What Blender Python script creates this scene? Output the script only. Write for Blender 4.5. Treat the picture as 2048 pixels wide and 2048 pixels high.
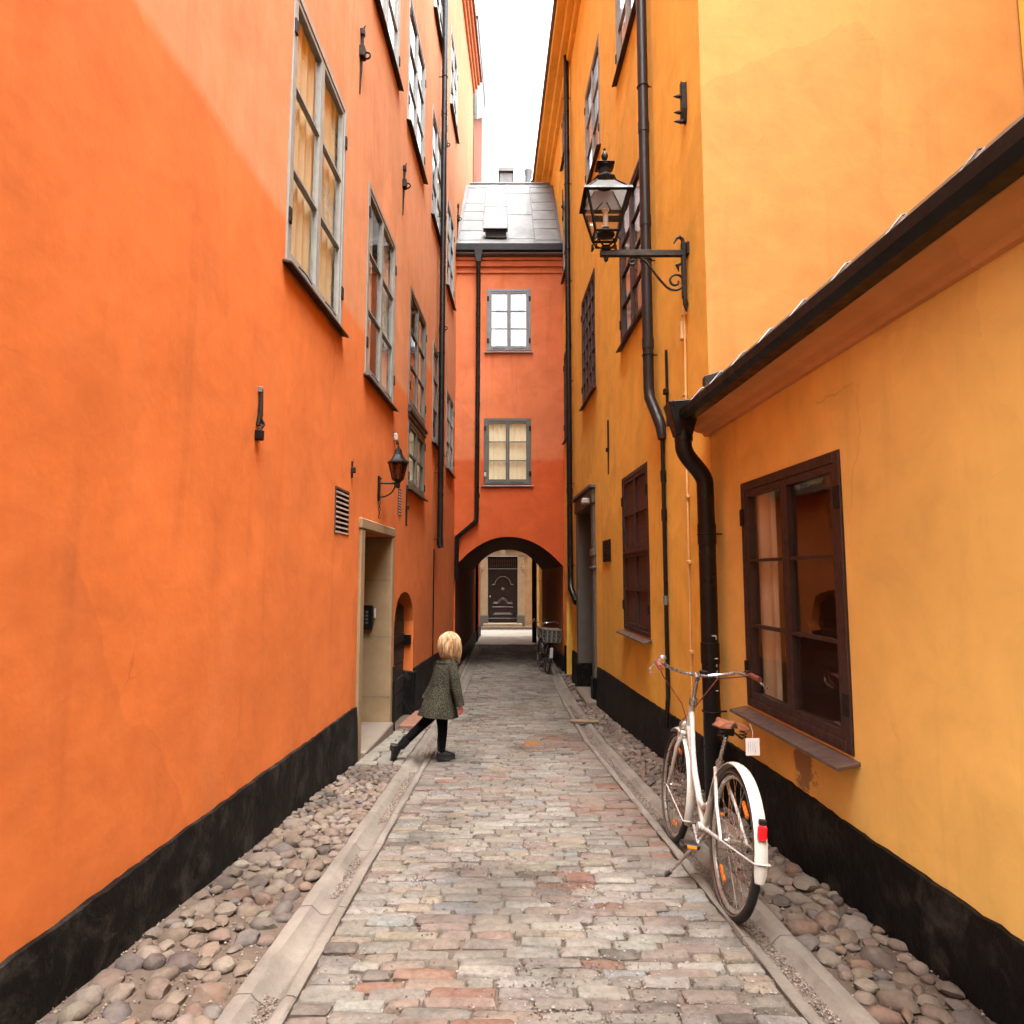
import bpy, bmesh, math, random
from mathutils import Vector, Matrix, noise

random.seed(11)
RAD = math.radians
scene = bpy.context.scene
for _o in list(bpy.data.objects):
    bpy.data.objects.remove(_o)

# ------------------------------------------------------------------ camera, sky, sun, exposure
cam_d = bpy.data.cameras.new('camera')
cam = bpy.data.objects.new('camera', cam_d)
scene.collection.objects.link(cam)
cam_d.sensor_width = 36.0
cam_d.lens = 36.0 * 1322.0 / 2048.0
cam_d.clip_start = 0.05
cam_d.clip_end = 500.0
cam.location = (0.0, 0.0, 1.40)
cam.rotation_euler = (RAD(90 + 5.444), 0, 0)
scene.camera = cam

SUN_EL, SUN_AZ = 70.0, 160.0        # elevation; azimuth from +Y clockwise (high, behind the camera)
world = bpy.data.worlds.new('World')
scene.world = world
world.use_nodes = True
wn = world.node_tree
wn.nodes.clear()
w_out = wn.nodes.new('ShaderNodeOutputWorld')
w_bg = wn.nodes.new('ShaderNodeBackground')
w_sky = wn.nodes.new('ShaderNodeTexSky')
w_sky.sky_type = 'NISHITA'
w_sky.sun_disc = False
w_sky.sun_elevation = RAD(SUN_EL)
w_sky.sun_rotation = RAD(SUN_AZ)
w_sky.air_density = 1.0
w_sky.dust_density = 4.0
w_sky.ozone_density = 1.0
w_hsv = wn.nodes.new('ShaderNodeHueSaturation')     # high thin overcast: the blue is veiled
w_hsv.inputs['Saturation'].default_value = 0.14
wn.links.new(w_sky.outputs[0], w_hsv.inputs['Color'])
wn.links.new(w_hsv.outputs[0], w_bg.inputs[0])
wn.links.new(w_bg.outputs[0], w_out.inputs[0])
w_bg.inputs[1].default_value = 0.15

sun_d = bpy.data.lights.new('sun', 'SUN')
sun_d.energy = 0.5
sun_d.angle = RAD(40)
sun_d.color = (1.0, 0.96, 0.90)
sun = bpy.data.objects.new('sun', sun_d)
scene.collection.objects.link(sun)
_d = Vector((math.sin(RAD(SUN_AZ)) * math.cos(RAD(SUN_EL)), math.cos(RAD(SUN_AZ)) * math.cos(RAD(SUN_EL)), math.sin(RAD(SUN_EL))))
sun.rotation_euler = _d.to_track_quat('Z', 'Y').to_euler()
sun.location = (0, -4, 30)

scene.view_settings.view_transform = 'Standard'
scene.view_settings.look = 'None'
scene.view_settings.gamma = 1.0
scene.view_settings.exposure = 3.4
scene.render.engine = 'CYCLES'
scene.cycles.max_bounces = 10
scene.cycles.diffuse_bounces = 7
scene.cycles.glossy_bounces = 4
scene.cycles.transparent_max_bounces = 12
scene.cycles.caustics_reflective = False
scene.cycles.caustics_refractive = False
scene.cycles.use_denoising = True
scene.cycles.use_adaptive_sampling = True
scene.cycles.adaptive_threshold = .025

# ------------------------------------------------------------------ materials
def newmat(name):
    m = bpy.data.materials.new(name)
    m.use_nodes = True
    nt = m.node_tree
    nt.nodes.clear()
    out = nt.nodes.new('ShaderNodeOutputMaterial')
    b = nt.nodes.new('ShaderNodeBsdfPrincipled')
    nt.links.new(b.outputs[0], out.inputs[0])
    return m, nt, b, out

def N(nt, kind, **kw):
    n = nt.nodes.new(kind)
    for k, v in kw.items():
        if k in ('operation', 'blend_type', 'data_type', 'attribute_name', 'noise_dimensions', 'feature', 'distance', 'wave_type', 'bands_direction', 'use_clamp', 'interpolation_type'):
            setattr(n, k, v)
        else:
            n.inputs[k.replace('_', ' ')].default_value = v
    return n

def lk(nt, a, b):
    nt.links.new(a, b)

def coords(nt, scale=(1, 1, 1), kind='pos'):
    if kind == 'pos':
        g = nt.nodes.new('ShaderNodeNewGeometry').outputs['Position']
    else:
        g = nt.nodes.new('ShaderNodeTexCoord').outputs['Object']
    mp = nt.nodes.new('ShaderNodeMapping')
    mp.inputs['Scale'].default_value = scale
    nt.links.new(g, mp.inputs['Vector'])
    return mp.outputs[0]

def noise_n(nt, vec, scale, detail=4, rough=.55, dist=0.0):
    n = nt.nodes.new('ShaderNodeTexNoise')
    n.inputs['Scale'].default_value = scale
    n.inputs['Detail'].default_value = detail
    n.inputs['Roughness'].default_value = rough
    n.inputs['Distortion'].default_value = dist
    nt.links.new(vec, n.inputs['Vector'])
    return n.outputs['Fac']

def ramp(nt, fac, stops):
    r = nt.nodes.new('ShaderNodeValToRGB')
    el = r.color_ramp.elements
    while len(el) < len(stops):
        el.new(0.5)
    for e, (p, c) in zip(el, stops):
        e.position = p
        e.color = c if len(c) == 4 else (c[0], c[1], c[2], 1)
    nt.links.new(fac, r.inputs[0])
    return r.outputs[0]

def g1(v):
    return (v, v, v, 1)

def mixc(nt, fac, a, b, mode='MIX'):
    m = nt.nodes.new('ShaderNodeMix')
    m.data_type = 'RGBA'
    m.blend_type = mode
    for sock, val in ((m.inputs[0], fac), (m.inputs[6], a), (m.inputs[7], b)):
        if isinstance(val, (int, float)):
            sock.default_value = val
        elif isinstance(val, tuple):
            sock.default_value = val if len(val) == 4 else (val[0], val[1], val[2], 1)
        else:
            nt.links.new(val, sock)
    return m.outputs[2]

def math_n(nt, op, a, b=0.0, c=0.0):
    m = nt.nodes.new('ShaderNodeMath')
    m.operation = op
    for i, v in enumerate((a, b, c)):
        if isinstance(v, (int, float)):
            m.inputs[i].default_value = v
        else:
            nt.links.new(v, m.inputs[i])
    return m.outputs[0]

def bump(nt, h, strength, dist, prev=None):
    b = nt.nodes.new('ShaderNodeBump')
    b.inputs['Strength'].default_value = strength
    b.inputs['Distance'].default_value = dist
    nt.links.new(h, b.inputs['Height'])
    if prev is not None:
        nt.links.new(prev, b.inputs['Normal'])
    return b.outputs[0]

def simple(name, col, rough=.5, metal=0.0, var=.15, vscale=12.0, bstr=.1, bscale=60.0, spec=.5, coat=0.0, kind='pos'):
    m, nt, b, out = newmat(name)
    v = coords(nt, kind=kind)
    f = noise_n(nt, v, vscale, 5)
    lo = tuple(c * (1 - var) for c in col)
    hi = tuple(min(1, c * (1 + var)) for c in col)
    lk(nt, ramp(nt, f, [(.3, lo), (.7, hi)]), b.inputs['Base Color'])
    b.inputs['Roughness'].default_value = rough
    b.inputs['Metallic'].default_value = metal
    b.inputs['Specular IOR Level'].default_value = spec
    if coat:
        b.inputs['Coat Weight'].default_value = coat
        b.inputs['Coat Roughness'].default_value = .15
    rr = ramp(nt, noise_n(nt, v, vscale * 2.3, 3), [(.3, g1(max(.02, rough - .1))), (.7, g1(min(1, rough + .1)))])
    lk(nt, rr, b.inputs['Roughness'])
    if bstr:
        lk(nt, bump(nt, noise_n(nt, v, bscale, 4), bstr, .01), b.inputs['Normal'])
    return m

def plaster(name, fresh, faded, levels, streak=.5, patch=None):
    """limewash render: fresh coat below the paint line, weathered coat above. levels = [(y_from, z_line), ...]"""
    m, nt, b, out = newmat(name)
    pos = nt.nodes.new('ShaderNodeNewGeometry').outputs['Position']
    sep = nt.nodes.new('ShaderNodeSeparateXYZ')
    lk(nt, pos, sep.inputs[0])
    v = coords(nt)
    vs = coords(nt, (1, 1, .22))
    big = noise_n(nt, v, .55, 6, .6)
    mid = noise_n(nt, v, 2.6, 7, .65, .4)
    st = noise_n(nt, vs, 3.4, 6, .62, .3)
    fine = noise_n(nt, v, 26, 6, .7)
    def var(col, a):
        return ramp(nt, mid, [(.25, tuple(c * (1 - a) for c in col)), (.5, col), (.78, tuple(min(1, c * (1 + a * .8) + a * .02) for c in col))])
    cf = var(fresh, .19)
    cu = var(faded, .17)
    pale = tuple(min(1, c * 1.0 + .06) for c in faded)
    cu = mixc(nt, ramp(nt, st, [(.42, g1(0)), (.72, g1(streak))]), cu, pale)
    dk = tuple(c * .72 for c in faded)
    cu = mixc(nt, ramp(nt, big, [(.5, g1(0)), (.75, g1(.45))]), cu, dk)
    dkf = tuple(c * .80 for c in fresh)
    cf = mixc(nt, ramp(nt, big, [(.45, g1(0)), (.72, g1(.5))]), cf, dkf)
    cf = mixc(nt, ramp(nt, st, [(.52, g1(0)), (.8, g1(.35 * streak))]), cf, faded)
    # paint line, a little uneven, stepping along the wall
    line = None
    for y0, z in levels:
        if line is None:
            line = math_n(nt, 'ADD', 0.0, z)
        else:
            stp = math_n(nt, 'GREATER_THAN', sep.outputs[1], y0)
            line = math_n(nt, 'ADD', line, math_n(nt, 'MULTIPLY', stp, z))
    h = math_n(nt, 'SUBTRACT', sep.outputs[2], line)
    h = math_n(nt, 'ADD', h, math_n(nt, 'MULTIPLY', math_n(nt, 'SUBTRACT', mid, .5), .09))
    msk = math_n(nt, 'SMOOTHSTEP', h, -.02, .05) if False else ramp(nt, math_n(nt, 'ADD', math_n(nt, 'MULTIPLY', h, 8.0), .5), [(.1, g1(0)), (.9, g1(1))])
    col = mixc(nt, msk, cf, cu)
    # small scuffs and hairline pale chips
    chip = ramp(nt, noise_n(nt, v, 9, 8, .75), [(.70, g1(0)), (.74, g1(.35))])
    col = mixc(nt, chip, col, tuple(min(1, c * 1.15 + .06) for c in faded))
    scuff = ramp(nt, noise_n(nt, v, 5.5, 9, .78, .6), [(.66, g1(0)), (.73, g1(.30))])
    col = mixc(nt, scuff, col, tuple(c * .45 for c in fresh))
    # old repairs: loosely bounded areas a shade off
    vo = nt.nodes.new('ShaderNodeTexVoronoi'); vo.inputs['Scale'].default_value = .55
    wob = nt.nodes.new('ShaderNodeMix'); wob.data_type = 'VECTOR'
    nd = nt.nodes.new('ShaderNodeTexNoise'); nd.inputs['Scale'].default_value = 1.7; nd.inputs['Detail'].default_value = 5
    lk(nt, v, nd.inputs['Vector'])
    wob.inputs[0].default_value = .30
    lk(nt, v, wob.inputs[4]); lk(nt, nd.outputs['Color'], wob.inputs[5])
    lk(nt, wob.outputs[1], vo.inputs['Vector'])
    sc_ = nt.nodes.new('ShaderNodeSeparateColor'); lk(nt, vo.outputs['Color'], sc_.inputs[0])
    col = mixc(nt, 1.0, col, ramp(nt, sc_.outputs[0], [(.0, g1(.90)), (.5, g1(1.0)), (1.0, g1(1.07))]), 'MULTIPLY')
    # rain streaks
    vr = coords(nt, (1, 1, .07))
    rs = noise_n(nt, vr, 5.5, 5, .6, .2)
    col = mixc(nt, ramp(nt, rs, [(.56, g1(0)), (.74, g1(.34))]), col, tuple(c * .62 for c in fresh))
    # hairline cracks, only here and there
    ve = nt.nodes.new('ShaderNodeTexVoronoi'); ve.feature = 'DISTANCE_TO_EDGE'; ve.inputs['Scale'].default_value = 1.25
    lk(nt, wob.outputs[1], ve.inputs['Vector'])
    ck = ramp(nt, ve.outputs['Distance'], [(.0, g1(1)), (.006, g1(0))])
    cm = ramp(nt, noise_n(nt, v, .9, 3), [(.58, g1(0)), (.64, g1(.36))])
    col = mixc(nt, math_n(nt, 'MULTIPLY', ck, cm), col, tuple(c * .35 for c in fresh))
    if patch:
        (px, py, pz), rad, pc = patch
        d = nt.nodes.new('ShaderNodeVectorMath'); d.operation = 'DISTANCE'
        lk(nt, pos, d.inputs[0]); d.inputs[1].default_value = (px, py, pz)
        e = math_n(nt, 'ADD', d.outputs['Value'], math_n(nt, 'MULTIPLY', math_n(nt, 'SUBTRACT', noise_n(nt, v, 9, 8, .7), .5), rad * 2.6))
        pm = ramp(nt, math_n(nt, 'DIVIDE', e, rad), [(.62, g1(.85)), (.72, g1(0))])
        col = mixc(nt, pm, col, pc)
    lk(nt, col, b.inputs['Base Color'])
    b.inputs['Roughness'].default_value = .88
    b.inputs['Specular IOR Level'].default_value = .25
    n1 = bump(nt, noise_n(nt, v, 3.2, 4, .5), .24, .03)
    n2 = bump(nt, fine, .16, .005, n1)
    lk(nt, n2, b.inputs['Normal'])
    return m

def attr_stone(name, rough=.75, bscale=55.0, bstr=.5, speck=.3):
    """stone whose own colour is stored per stone"""
    m, nt, b, out = newmat(name)
    a = nt.nodes.new('ShaderNodeAttribute')
    a.attribute_name = 'Col'
    v = coords(nt)
    f = noise_n(nt, v, 38, 8, .7)
    col = mixc(nt, 1.0, a.outputs['Color'], ramp(nt, f, [(.28, g1(1 - speck)), (.52, g1(1.0)), (.75, g1(1 + speck * .6))]), 'MULTIPLY')
    blot = ramp(nt, noise_n(nt, v, 11, 5, .6), [(.52, g1(0)), (.72, g1(.4))])
    col = mixc(nt, blot, col, (.17, .13, .10))
    grime = ramp(nt, noise_n(nt, v, 1.5, 6, .62, .4), [(.36, g1(.62)), (.52, g1(1.0)), (.72, g1(1.10))])
    col = mixc(nt, 1.0, col, grime, 'MULTIPLY')
    dust = ramp(nt, noise_n(nt, v, 4.2, 6, .65), [(.48, g1(0)), (.70, g1(.55))])
    col = mixc(nt, dust, col, (.125, .10, .08))
    lk(nt, col, b.inputs['Base Color'])
    b.inputs['Roughness'].default_value = rough
    b.inputs['Specular IOR Level'].default_value = .2
    n1 = bump(nt, noise_n(nt, v, bscale * .35, 6, .6), bstr, .012)
    lk(nt, bump(nt, noise_n(nt, v, bscale * 2, 4), bstr * .6, .004, n1), b.inputs['Normal'])
    return m

def glass_mat(name, ior=2.2, tint=(.96, .97, .95), rough=.0, wob=.10):
    m, nt, b, out = newmat(name)
    nt.nodes.remove(b)
    tr = nt.nodes.new('ShaderNodeBsdfTransparent')
    tr.inputs[0].default_value = (*tint, 1)
    gl = nt.nodes.new('ShaderNodeBsdfAnisotropic')
    gl.inputs['Roughness'].default_value = max(.01, rough)
    gl.inputs['Color'].default_value = (.95, .97, 1, 1)
    v = coords(nt)
    bm_ = bump(nt, noise_n(nt, v, 3.2, 3, .5), wob, .02)
    lk(nt, bm_, gl.inputs['Normal'])
    fr = nt.nodes.new('ShaderNodeFresnel')
    fr.inputs['IOR'].default_value = ior
    mx = nt.nodes.new('ShaderNodeMixShader')
    bf = nt.nodes.new('ShaderNodeNewGeometry').outputs['Backfacing']
    lk(nt, math_n(nt, 'MULTIPLY', fr.outputs[0], math_n(nt, 'SUBTRACT', 1.0, bf)), mx.inputs[0])
    lk(nt, tr.outputs[0], mx.inputs[1])
    lk(nt, gl.outputs[0], mx.inputs[2])
    lk(nt, mx.outputs[0], out.inputs[0])
    return m

def stone_mat(name, col, var=.2, sc=3.0, rough=.8, bstr=.4):
    m, nt, b, out = newmat(name)
    v = coords(nt)
    f = noise_n(nt, v, sc, 7, .62)
    c = ramp(nt, f, [(.25, tuple(x * (1 - var) for x in col)), (.55, col), (.8, tuple(min(1, x * (1 + var)) for x in col))])
    c = mixc(nt, ramp(nt, noise_n(nt, v, 30, 6, .7), [(.55, g1(0)), (.75, g1(.35))]), c, tuple(x * .6 for x in col))
    if col[0] < .02:      # tar coat: dusty scuffs and flaked spots
        c = mixc(nt, ramp(nt, noise_n(nt, v, 4.5, 9, .75, .5), [(.50, g1(0)), (.66, g1(.55))]), c, (.048, .040, .033))
        c = mixc(nt, ramp(nt, noise_n(nt, v, 17, 7, .7), [(.66, g1(0)), (.70, g1(.6))]), c, (.07, .06, .05))
    lk(nt, c, b.inputs['Base Color'])
    b.inputs['Roughness'].default_value = rough
    b.inputs['Specular IOR Level'].default_value = .3 if col[0] > .02 else .12
    n1 = bump(nt, noise_n(nt, v, 14, 6, .6), bstr, .012)
    lk(nt, bump(nt, noise_n(nt, v, 90, 4, .6), bstr, .003, n1), b.inputs['Normal'])
    return m

M = {}
M['orange'] = plaster('orange_limewash', (.53, .138, .029), (.50, .205, .088), [(0, 4.0), (10.35, 1.05)], .55)
M['orange_arch'] = plaster('red_orange_limewash', (.50, .094, .023), (.55, .158, .060), [(0, 4.12)], .35)
M['orange_far'] = plaster('far_orange_shaded_limewash', (.40, .09, .022), (.20, .050, .014), [(0, 3.0)], .3)  # upper colour darkened to stand in for shade, not weathering
M['yellow'] = plaster('ochre_limewash', (.82, .475, .080), (.83, .50, .11), [(0, 30.0)], .6)
M['yellow_annex'] = plaster('annex_ochre_limewash', (.76, .475, .125), (.76, .49, .145), [(0, 30.0)], .5, ((1.70, 3.97, .28), .17, (.24, .15, .10)))
M['yellow_end'] = plaster('darkened_ochre_limewash', (.47, .212, .056), (.50, .235, .072), [(0, 30.0)], .5)  # end wall's ochre darkened to offset the strong light falling on it
M['tar'] = stone_mat('tarred_plinth', (0.00425, 0.0039, 0.00375), .5, 5, .55, .7)
M['sandstone'] = stone_mat('buff_sandstone', (0.2232, 0.1519, 0.0837), .16, 4, .85, .25)
M['sandstone_pale'] = stone_mat('pale_sandstone', (0.3, 0.225, 0.1425), .15, 5, .8, .25)
M['greystone'] = stone_mat('grey_limestone', (0.0975, 0.09, 0.075), .18, 4, .75, .2)
M['step'] = stone_mat('worn_step_stone', (0.155, 0.124, 0.0961), .2, 6, .7, .3)
M['sett'] = attr_stone('sett_stone', .8, 55, .8, .48)
M['cobble'] = attr_stone('cobble_stone', .85, 40, .7, .3)
M['gravel'] = attr_stone('grit', .85, 90, .3, .2)
M['gutter'] = stone_mat('granite_gutter', (0.1457, 0.124, 0.1023), .38, 3.5, .85, 1.0)
M['dirt'] = stone_mat('sandy_joint_dirt', (0.07875, 0.05625, 0.04125), .3, 9, .95, .8)
M['lane'] = stone_mat('lane_paving', (.42, .38, .33), .25, 3, .85, .6)
M['black_iron'] = simple('black_painted_iron', (0.0044, 0.0044, 0.0048), .42, 0, .3, 9, .25, 40, spec=.2)
M['pipe_black'] = simple('black_sheet_pipe', (0.0056, 0.0052, 0.0056), .34, 0, .3, 4, .12, 14, spec=.28)
M['pipe_brown'] = simple('dark_brown_pipe', (0.017, 0.0125, 0.012), .4, 0, .25, 4, .12, 14, spec=.28)
M['rusty_iron'] = simple('rusty_dark_iron', (0.015, 0.01, 0.008), .6, .2, .5, 30, .5, 60, spec=.2)
M['bracket'] = simple('brown_iron_bracket', (0.022, 0.0154, 0.011), .5, .3, .4, 25, .4, 50, spec=.2)
M['zinc'] = simple('weathered_zinc', (.098, .103, .105), .6, .0, .22, 2.2, .35, 5)
M['zinc_dark'] = simple('dark_sheet_metal', (0.0275, 0.0253, 0.02475), .38, .5, .4, 5, .4, 8)
M['black_gutter'] = simple('black_gutter', (0.008, 0.0075, 0.0075), .4, 0, .4, 6, .3, 10, spec=.2)
M['grey_paint'] = simple('grey_window_paint', (0.182, 0.182, 0.1645), .55, 0, .15, 8, .2, 50)
M['grey_light'] = simple('light_grey_window_paint', (0.232, 0.2378, 0.2262), .5, 0, .12, 8, .2, 50)
M['grey_dark'] = simple('dark_grey_window_paint', (0.0975, 0.09375, 0.07875), .55, 0, .15, 8, .2, 50)
M['bluegrey'] = simple('blue_grey_window_paint', (0.155, 0.1674, 0.1736), .5, 0, .12, 8, .2, 50)
M['brown_paint'] = simple('oxblood_window_paint', (0.03025, 0.0121, 0.0088), .5, 0, .25, 10, .25, 50)
M['brown_wood'] = simple('brown_shutter_board', (0.0595, 0.0224, 0.0126), .65, 0, .4, 18, .5, 60)
M['sill_brown'] = simple('brown_sheet_sill', (0.102, 0.069, 0.057), .45, .2, .2, 9, .2, 30)
M['sill_dark'] = simple('dark_sheet_sill', (0.027, 0.021, 0.018), .5, .2, .3, 9, .2, 30)
M['door_dark'] = simple('dark_brown_door', (0.0132, 0.0078, 0.0078), .45, 0, .3, 8, .25, 40)
M['door_plank'] = simple('black_plank_door', (0.009, 0.0081, 0.0081), .6, 0, .4, 14, .6, 50)
M['curtain'] = simple('cream_curtain', (.88, .84, .76), .9, 0, .06, 6, .15, 120)
M['curtain_y'] = simple('yellow_blind', (.90, .82, .60), .9, 0, .06, 3, .1, 120)
M['curtain_pink'] = simple('dull_pink_curtain', (.80, .66, .56), .9, 0, .08, 6, .15, 120)
M['curtain_beige'] = simple('beige_curtain', (.56, .45, .32), .9, 0, .1, 6, .15, 120)
M['curtain_grey'] = simple('grey_net_curtain', (.46, .44, .41), .9, 0, .1, 6, .15, 120)
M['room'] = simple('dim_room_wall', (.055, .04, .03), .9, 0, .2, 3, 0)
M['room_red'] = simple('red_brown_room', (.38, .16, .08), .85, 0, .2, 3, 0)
M['glass'] = glass_mat('old_window_glass')
M['glass_lamp'] = glass_mat('lamp_glass', 1.45, (.93, .92, .90), .02, .1)
M['glass_amber'] = glass_mat('dusty_amber_glass', 1.5, (.62, .46, .36), .05, .1)
M['white_lamp'] = simple('opal_mantle', (0.64, 0.624, 0.576), .35, 0, .05, 9, 0)
M['white_plastic'] = simple('white_plastic', (0.432, 0.426, 0.408), .4, 0, .06, 9, 0)
M['black_plastic'] = simple('black_plastic', (0.005, 0.005, 0.0055), .35, 0, .2, 20, .1, 80)
M['slat'] = simple('pale_vent_slat', (0.372, 0.3, 0.24), .55, 0, .15, 20, .1, 50)
M['void'] = simple('vent_void', (.004, .004, .004), .9, 0, .1, 5, 0)
M['conduit'] = simple('ochre_painted_conduit', (.66, .42, .17), .6, 0, .15, 6, .2, 40)
M['paper'] = simple('paper', (0.585, 0.57, 0.555), .8, 0, .04, 30, .05, 90)
M['ink'] = simple('grey_print', (.25, .25, .27), .8, 0, .05, 30, 0)
M['wood_plank'] = simple('weathered_plank', (0.15, 0.1, 0.06), .8, 0, .25, 14, .5, 40)
M['rust_cover'] = simple('rusty_cover', (0.1428, 0.063, 0.021), .8, .1, .35, 40, .6, 60)
M['brick'] = stone_mat('paving_brick', (0.1764, 0.084, 0.0546), .2, 8, .85, .4)
M['roof_tile'] = stone_mat('roof_tile', (.20, .08, .05), .25, 4, .85, .5)
M['skylight_void'] = M['void']

def opal(name):
    m, nt, b, out = newmat(name)
    nt.nodes.remove(b)
    d = nt.nodes.new('ShaderNodeBsdfDiffuse'); d.inputs[0].default_value = (.10, .10, .10, 1)
    t = nt.nodes.new('ShaderNodeBsdfTranslucent'); t.inputs[0].default_value = (.34, .34, .34, 1)
    a = nt.nodes.new('ShaderNodeAddShader')
    lk(nt, d.outputs[0], a.inputs[0]); lk(nt, t.outputs[0], a.inputs[1]); lk(nt, a.outputs[0], out.inputs[0])
    return m
M['opal'] = opal('milky_roof_glass')

# ------------------------------------------------------------------ geometry helpers
INV = {}

def thing(name, label, cat, loc, group=None, rot=None, world_parts=True):
    """an Empty at the thing's base; its parts are children"""
    o = bpy.data.objects.new(name, None)
    scene.collection.objects.link(o)
    o.empty_display_size = .1
    o.location = loc
    if rot:
        o.rotation_euler = rot
    o['label'] = label
    o['category'] = cat
    if group:
        o['group'] = group
    if world_parts:
        INV[o.name] = Matrix.Translation(Vector(loc)).inverted()
    return o

def tag(o, label, cat, group=None):
    o['label'] = label
    o['category'] = cat
    if group:
        o['group'] = group
    return o

def structure(o):
    o['kind'] = 'structure'
    return o

def stuff(o):
    o['kind'] = 'stuff'
    return o

def attach(o, parent):
    if parent is not None:
        o.parent = parent
        if parent.name in INV:
            o.matrix_parent_inverse = INV[parent.name]

class MB:
    def __init__(s):
        s.v = []; s.f = []; s.c = []
    def add(s, vs, fs, col=None):
        n = len(s.v)
        s.v += [tuple(p) for p in vs]
        s.f += [tuple(i + n for i in f) for f in fs]
        s.c += [col] * len(fs)
        return s
    def hexa(s, p, col=None):
        return s.add(p, [(0, 3, 2, 1), (4, 5, 6, 7), (0, 1, 5, 4), (1, 2, 6, 5), (2, 3, 7, 6), (3, 0, 4, 7)], col)
    def box(s, F, t0, t1, o0, o1, z0, z1, col=None):
        return s.hexa([F(t0, o0, z0), F(t1, o0, z0), F(t1, o1, z0), F(t0, o1, z0), F(t0, o0, z1), F(t1, o0, z1), F(t1, o1, z1), F(t0, o1, z1)], col)
    def prism(s, F, pts, o0, o1, col=None):
        """polygon in (t, z) extruded from o0 to o1"""
        n = len(pts)
        vs = [F(t, o0, z) for t, z in pts] + [F(t, o1, z) for t, z in pts]
        fs = [tuple(range(n)), tuple(range(2 * n - 1, n - 1, -1))] + [(i, (i + 1) % n, n + (i + 1) % n, n + i) for i in range(n)]
        return s.add(vs, fs, col)
    def tube(s, path, r, n=10, caps=True, closed=False, col=None):
        P = [Vector(p) for p in path]
        k = len(P)
        rad = r if isinstance(r, (list, tuple)) else [r] * k
        ring0 = len(s.v)
        tang = []
        for i in range(k):
            if closed:
                a = (P[i] - P[i - 1]).normalized(); b = (P[(i + 1) % k] - P[i]).normalized()
            else:
                a = (P[i] - P[i - 1]).normalized() if i else (P[1] - P[0]).normalized()
                b = (P[i + 1] - P[i]).normalized() if i < k - 1 else a
            t = (a + b)
            tang.append(t.normalized() if t.length > 1e-6 else a)
        up = Vector((0, 0, 1)) if abs(tang[0].z) < .9 else Vector((1, 0, 0))
        x = tang[0].cross(up).normalized()
        vs = []
        for i in range(k):
            t = tang[i]
            x = (x - t * x.dot(t))
            x = x.normalized() if x.length > 1e-6 else t.orthogonal().normalized()
            y = t.cross(x)
            a = (P[i] - P[i - 1]).normalized() if (i or closed) else t
            sc = 1.0 / max(.55, abs(a.dot(t)))
            for j in range(n):
                w = 2 * math.pi * j / n
                vs.append(P[i] + (x * math.cos(w) + y * math.sin(w)) * rad[i] * (sc if rad[i] > .02 else 1))
        fs = []
        for i in range(k if closed else k - 1):
            a0 = i * n; b0 = ((i + 1) % k) * n
            for j in range(n):
                fs.append((a0 + j, a0 + (j + 1) % n, b0 + (j + 1) % n, b0 + j))
        if caps and not closed:
            fs.append(tuple(range(n - 1, -1, -1)))
            fs.append(tuple(range((k - 1) * n, k * n)))
        return s.add(vs, fs, col)
    def lathe(s, prof, c, n=14, axis='Z', sq=None, rot=0.0, col=None):
        """profile of (radius, height); n=4 gives square forms"""
        vs = []
        for r, z in prof:
            for j in range(n):
                w = 2 * math.pi * (j + .5 * (n == 4)) / n + rot
                rr = r * (1 / math.cos(math.pi / 4) if n == 4 else 1)
                p = (rr * math.cos(w), rr * math.sin(w), z)
                if axis == 'X':
                    p = (p[2], p[0], p[1])
                elif axis == 'Y':
                    p = (p[0], p[2], p[1])
                vs.append((c[0] + p[0], c[1] + p[1], c[2] + p[2]))
        k = len(prof)
        fs = [(i * n + j, i * n + (j + 1) % n, (i + 1) * n + (j + 1) % n, (i + 1) * n + j) for i in range(k - 1) for j in range(n)]
        fs.append(tuple(range(n - 1, -1, -1)))
        fs.append(tuple(range((k - 1) * n, k * n)))
        return s.add(vs, fs, col)
    def build(s, name, mat, parent=None, smooth=False, bevel=0.0, recalc=True, label=None):
        me = bpy.data.meshes.new(name)
        me.from_pydata(s.v, [], s.f)
        if recalc or bevel:
            bm = bmesh.new()
            bm.from_mesh(me)
            if bevel:
                bmesh.ops.bevel(bm, geom=list(bm.edges), offset=bevel, segments=1, affect='EDGES', profile=.5)
            bmesh.ops.recalc_face_normals(bm, faces=list(bm.faces))
            bm.to_mesh(me)
            bm.free()
        if any(c is not None for c in s.c) and not bevel:
            at = me.color_attributes.new('Col', 'FLOAT_COLOR', 'CORNER')
            i = 0
            buf = []
            for p in me.polygons:
                c = s.c[p.index] or (.5, .5, .5)
                buf += list((c[0], c[1], c[2], 1)) * p.loop_total
            at.data.foreach_set('color', buf)
        me.materials.append(M[mat] if isinstance(mat, str) else mat)
        if smooth:
            for p in me.polygons:
                p.use_smooth = True
            if hasattr(me, 'set_sharp_from_angle'):
                me.set_sharp_from_angle(angle=RAD(40))
        o = bpy.data.objects.new(name, me)
        scene.collection.objects.link(o)
        attach(o, parent)
        if label:
            o['label'] = label
        return o

def nz(x, y, z=0.0):
    return noise.noise(Vector((x, y, z)))

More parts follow.
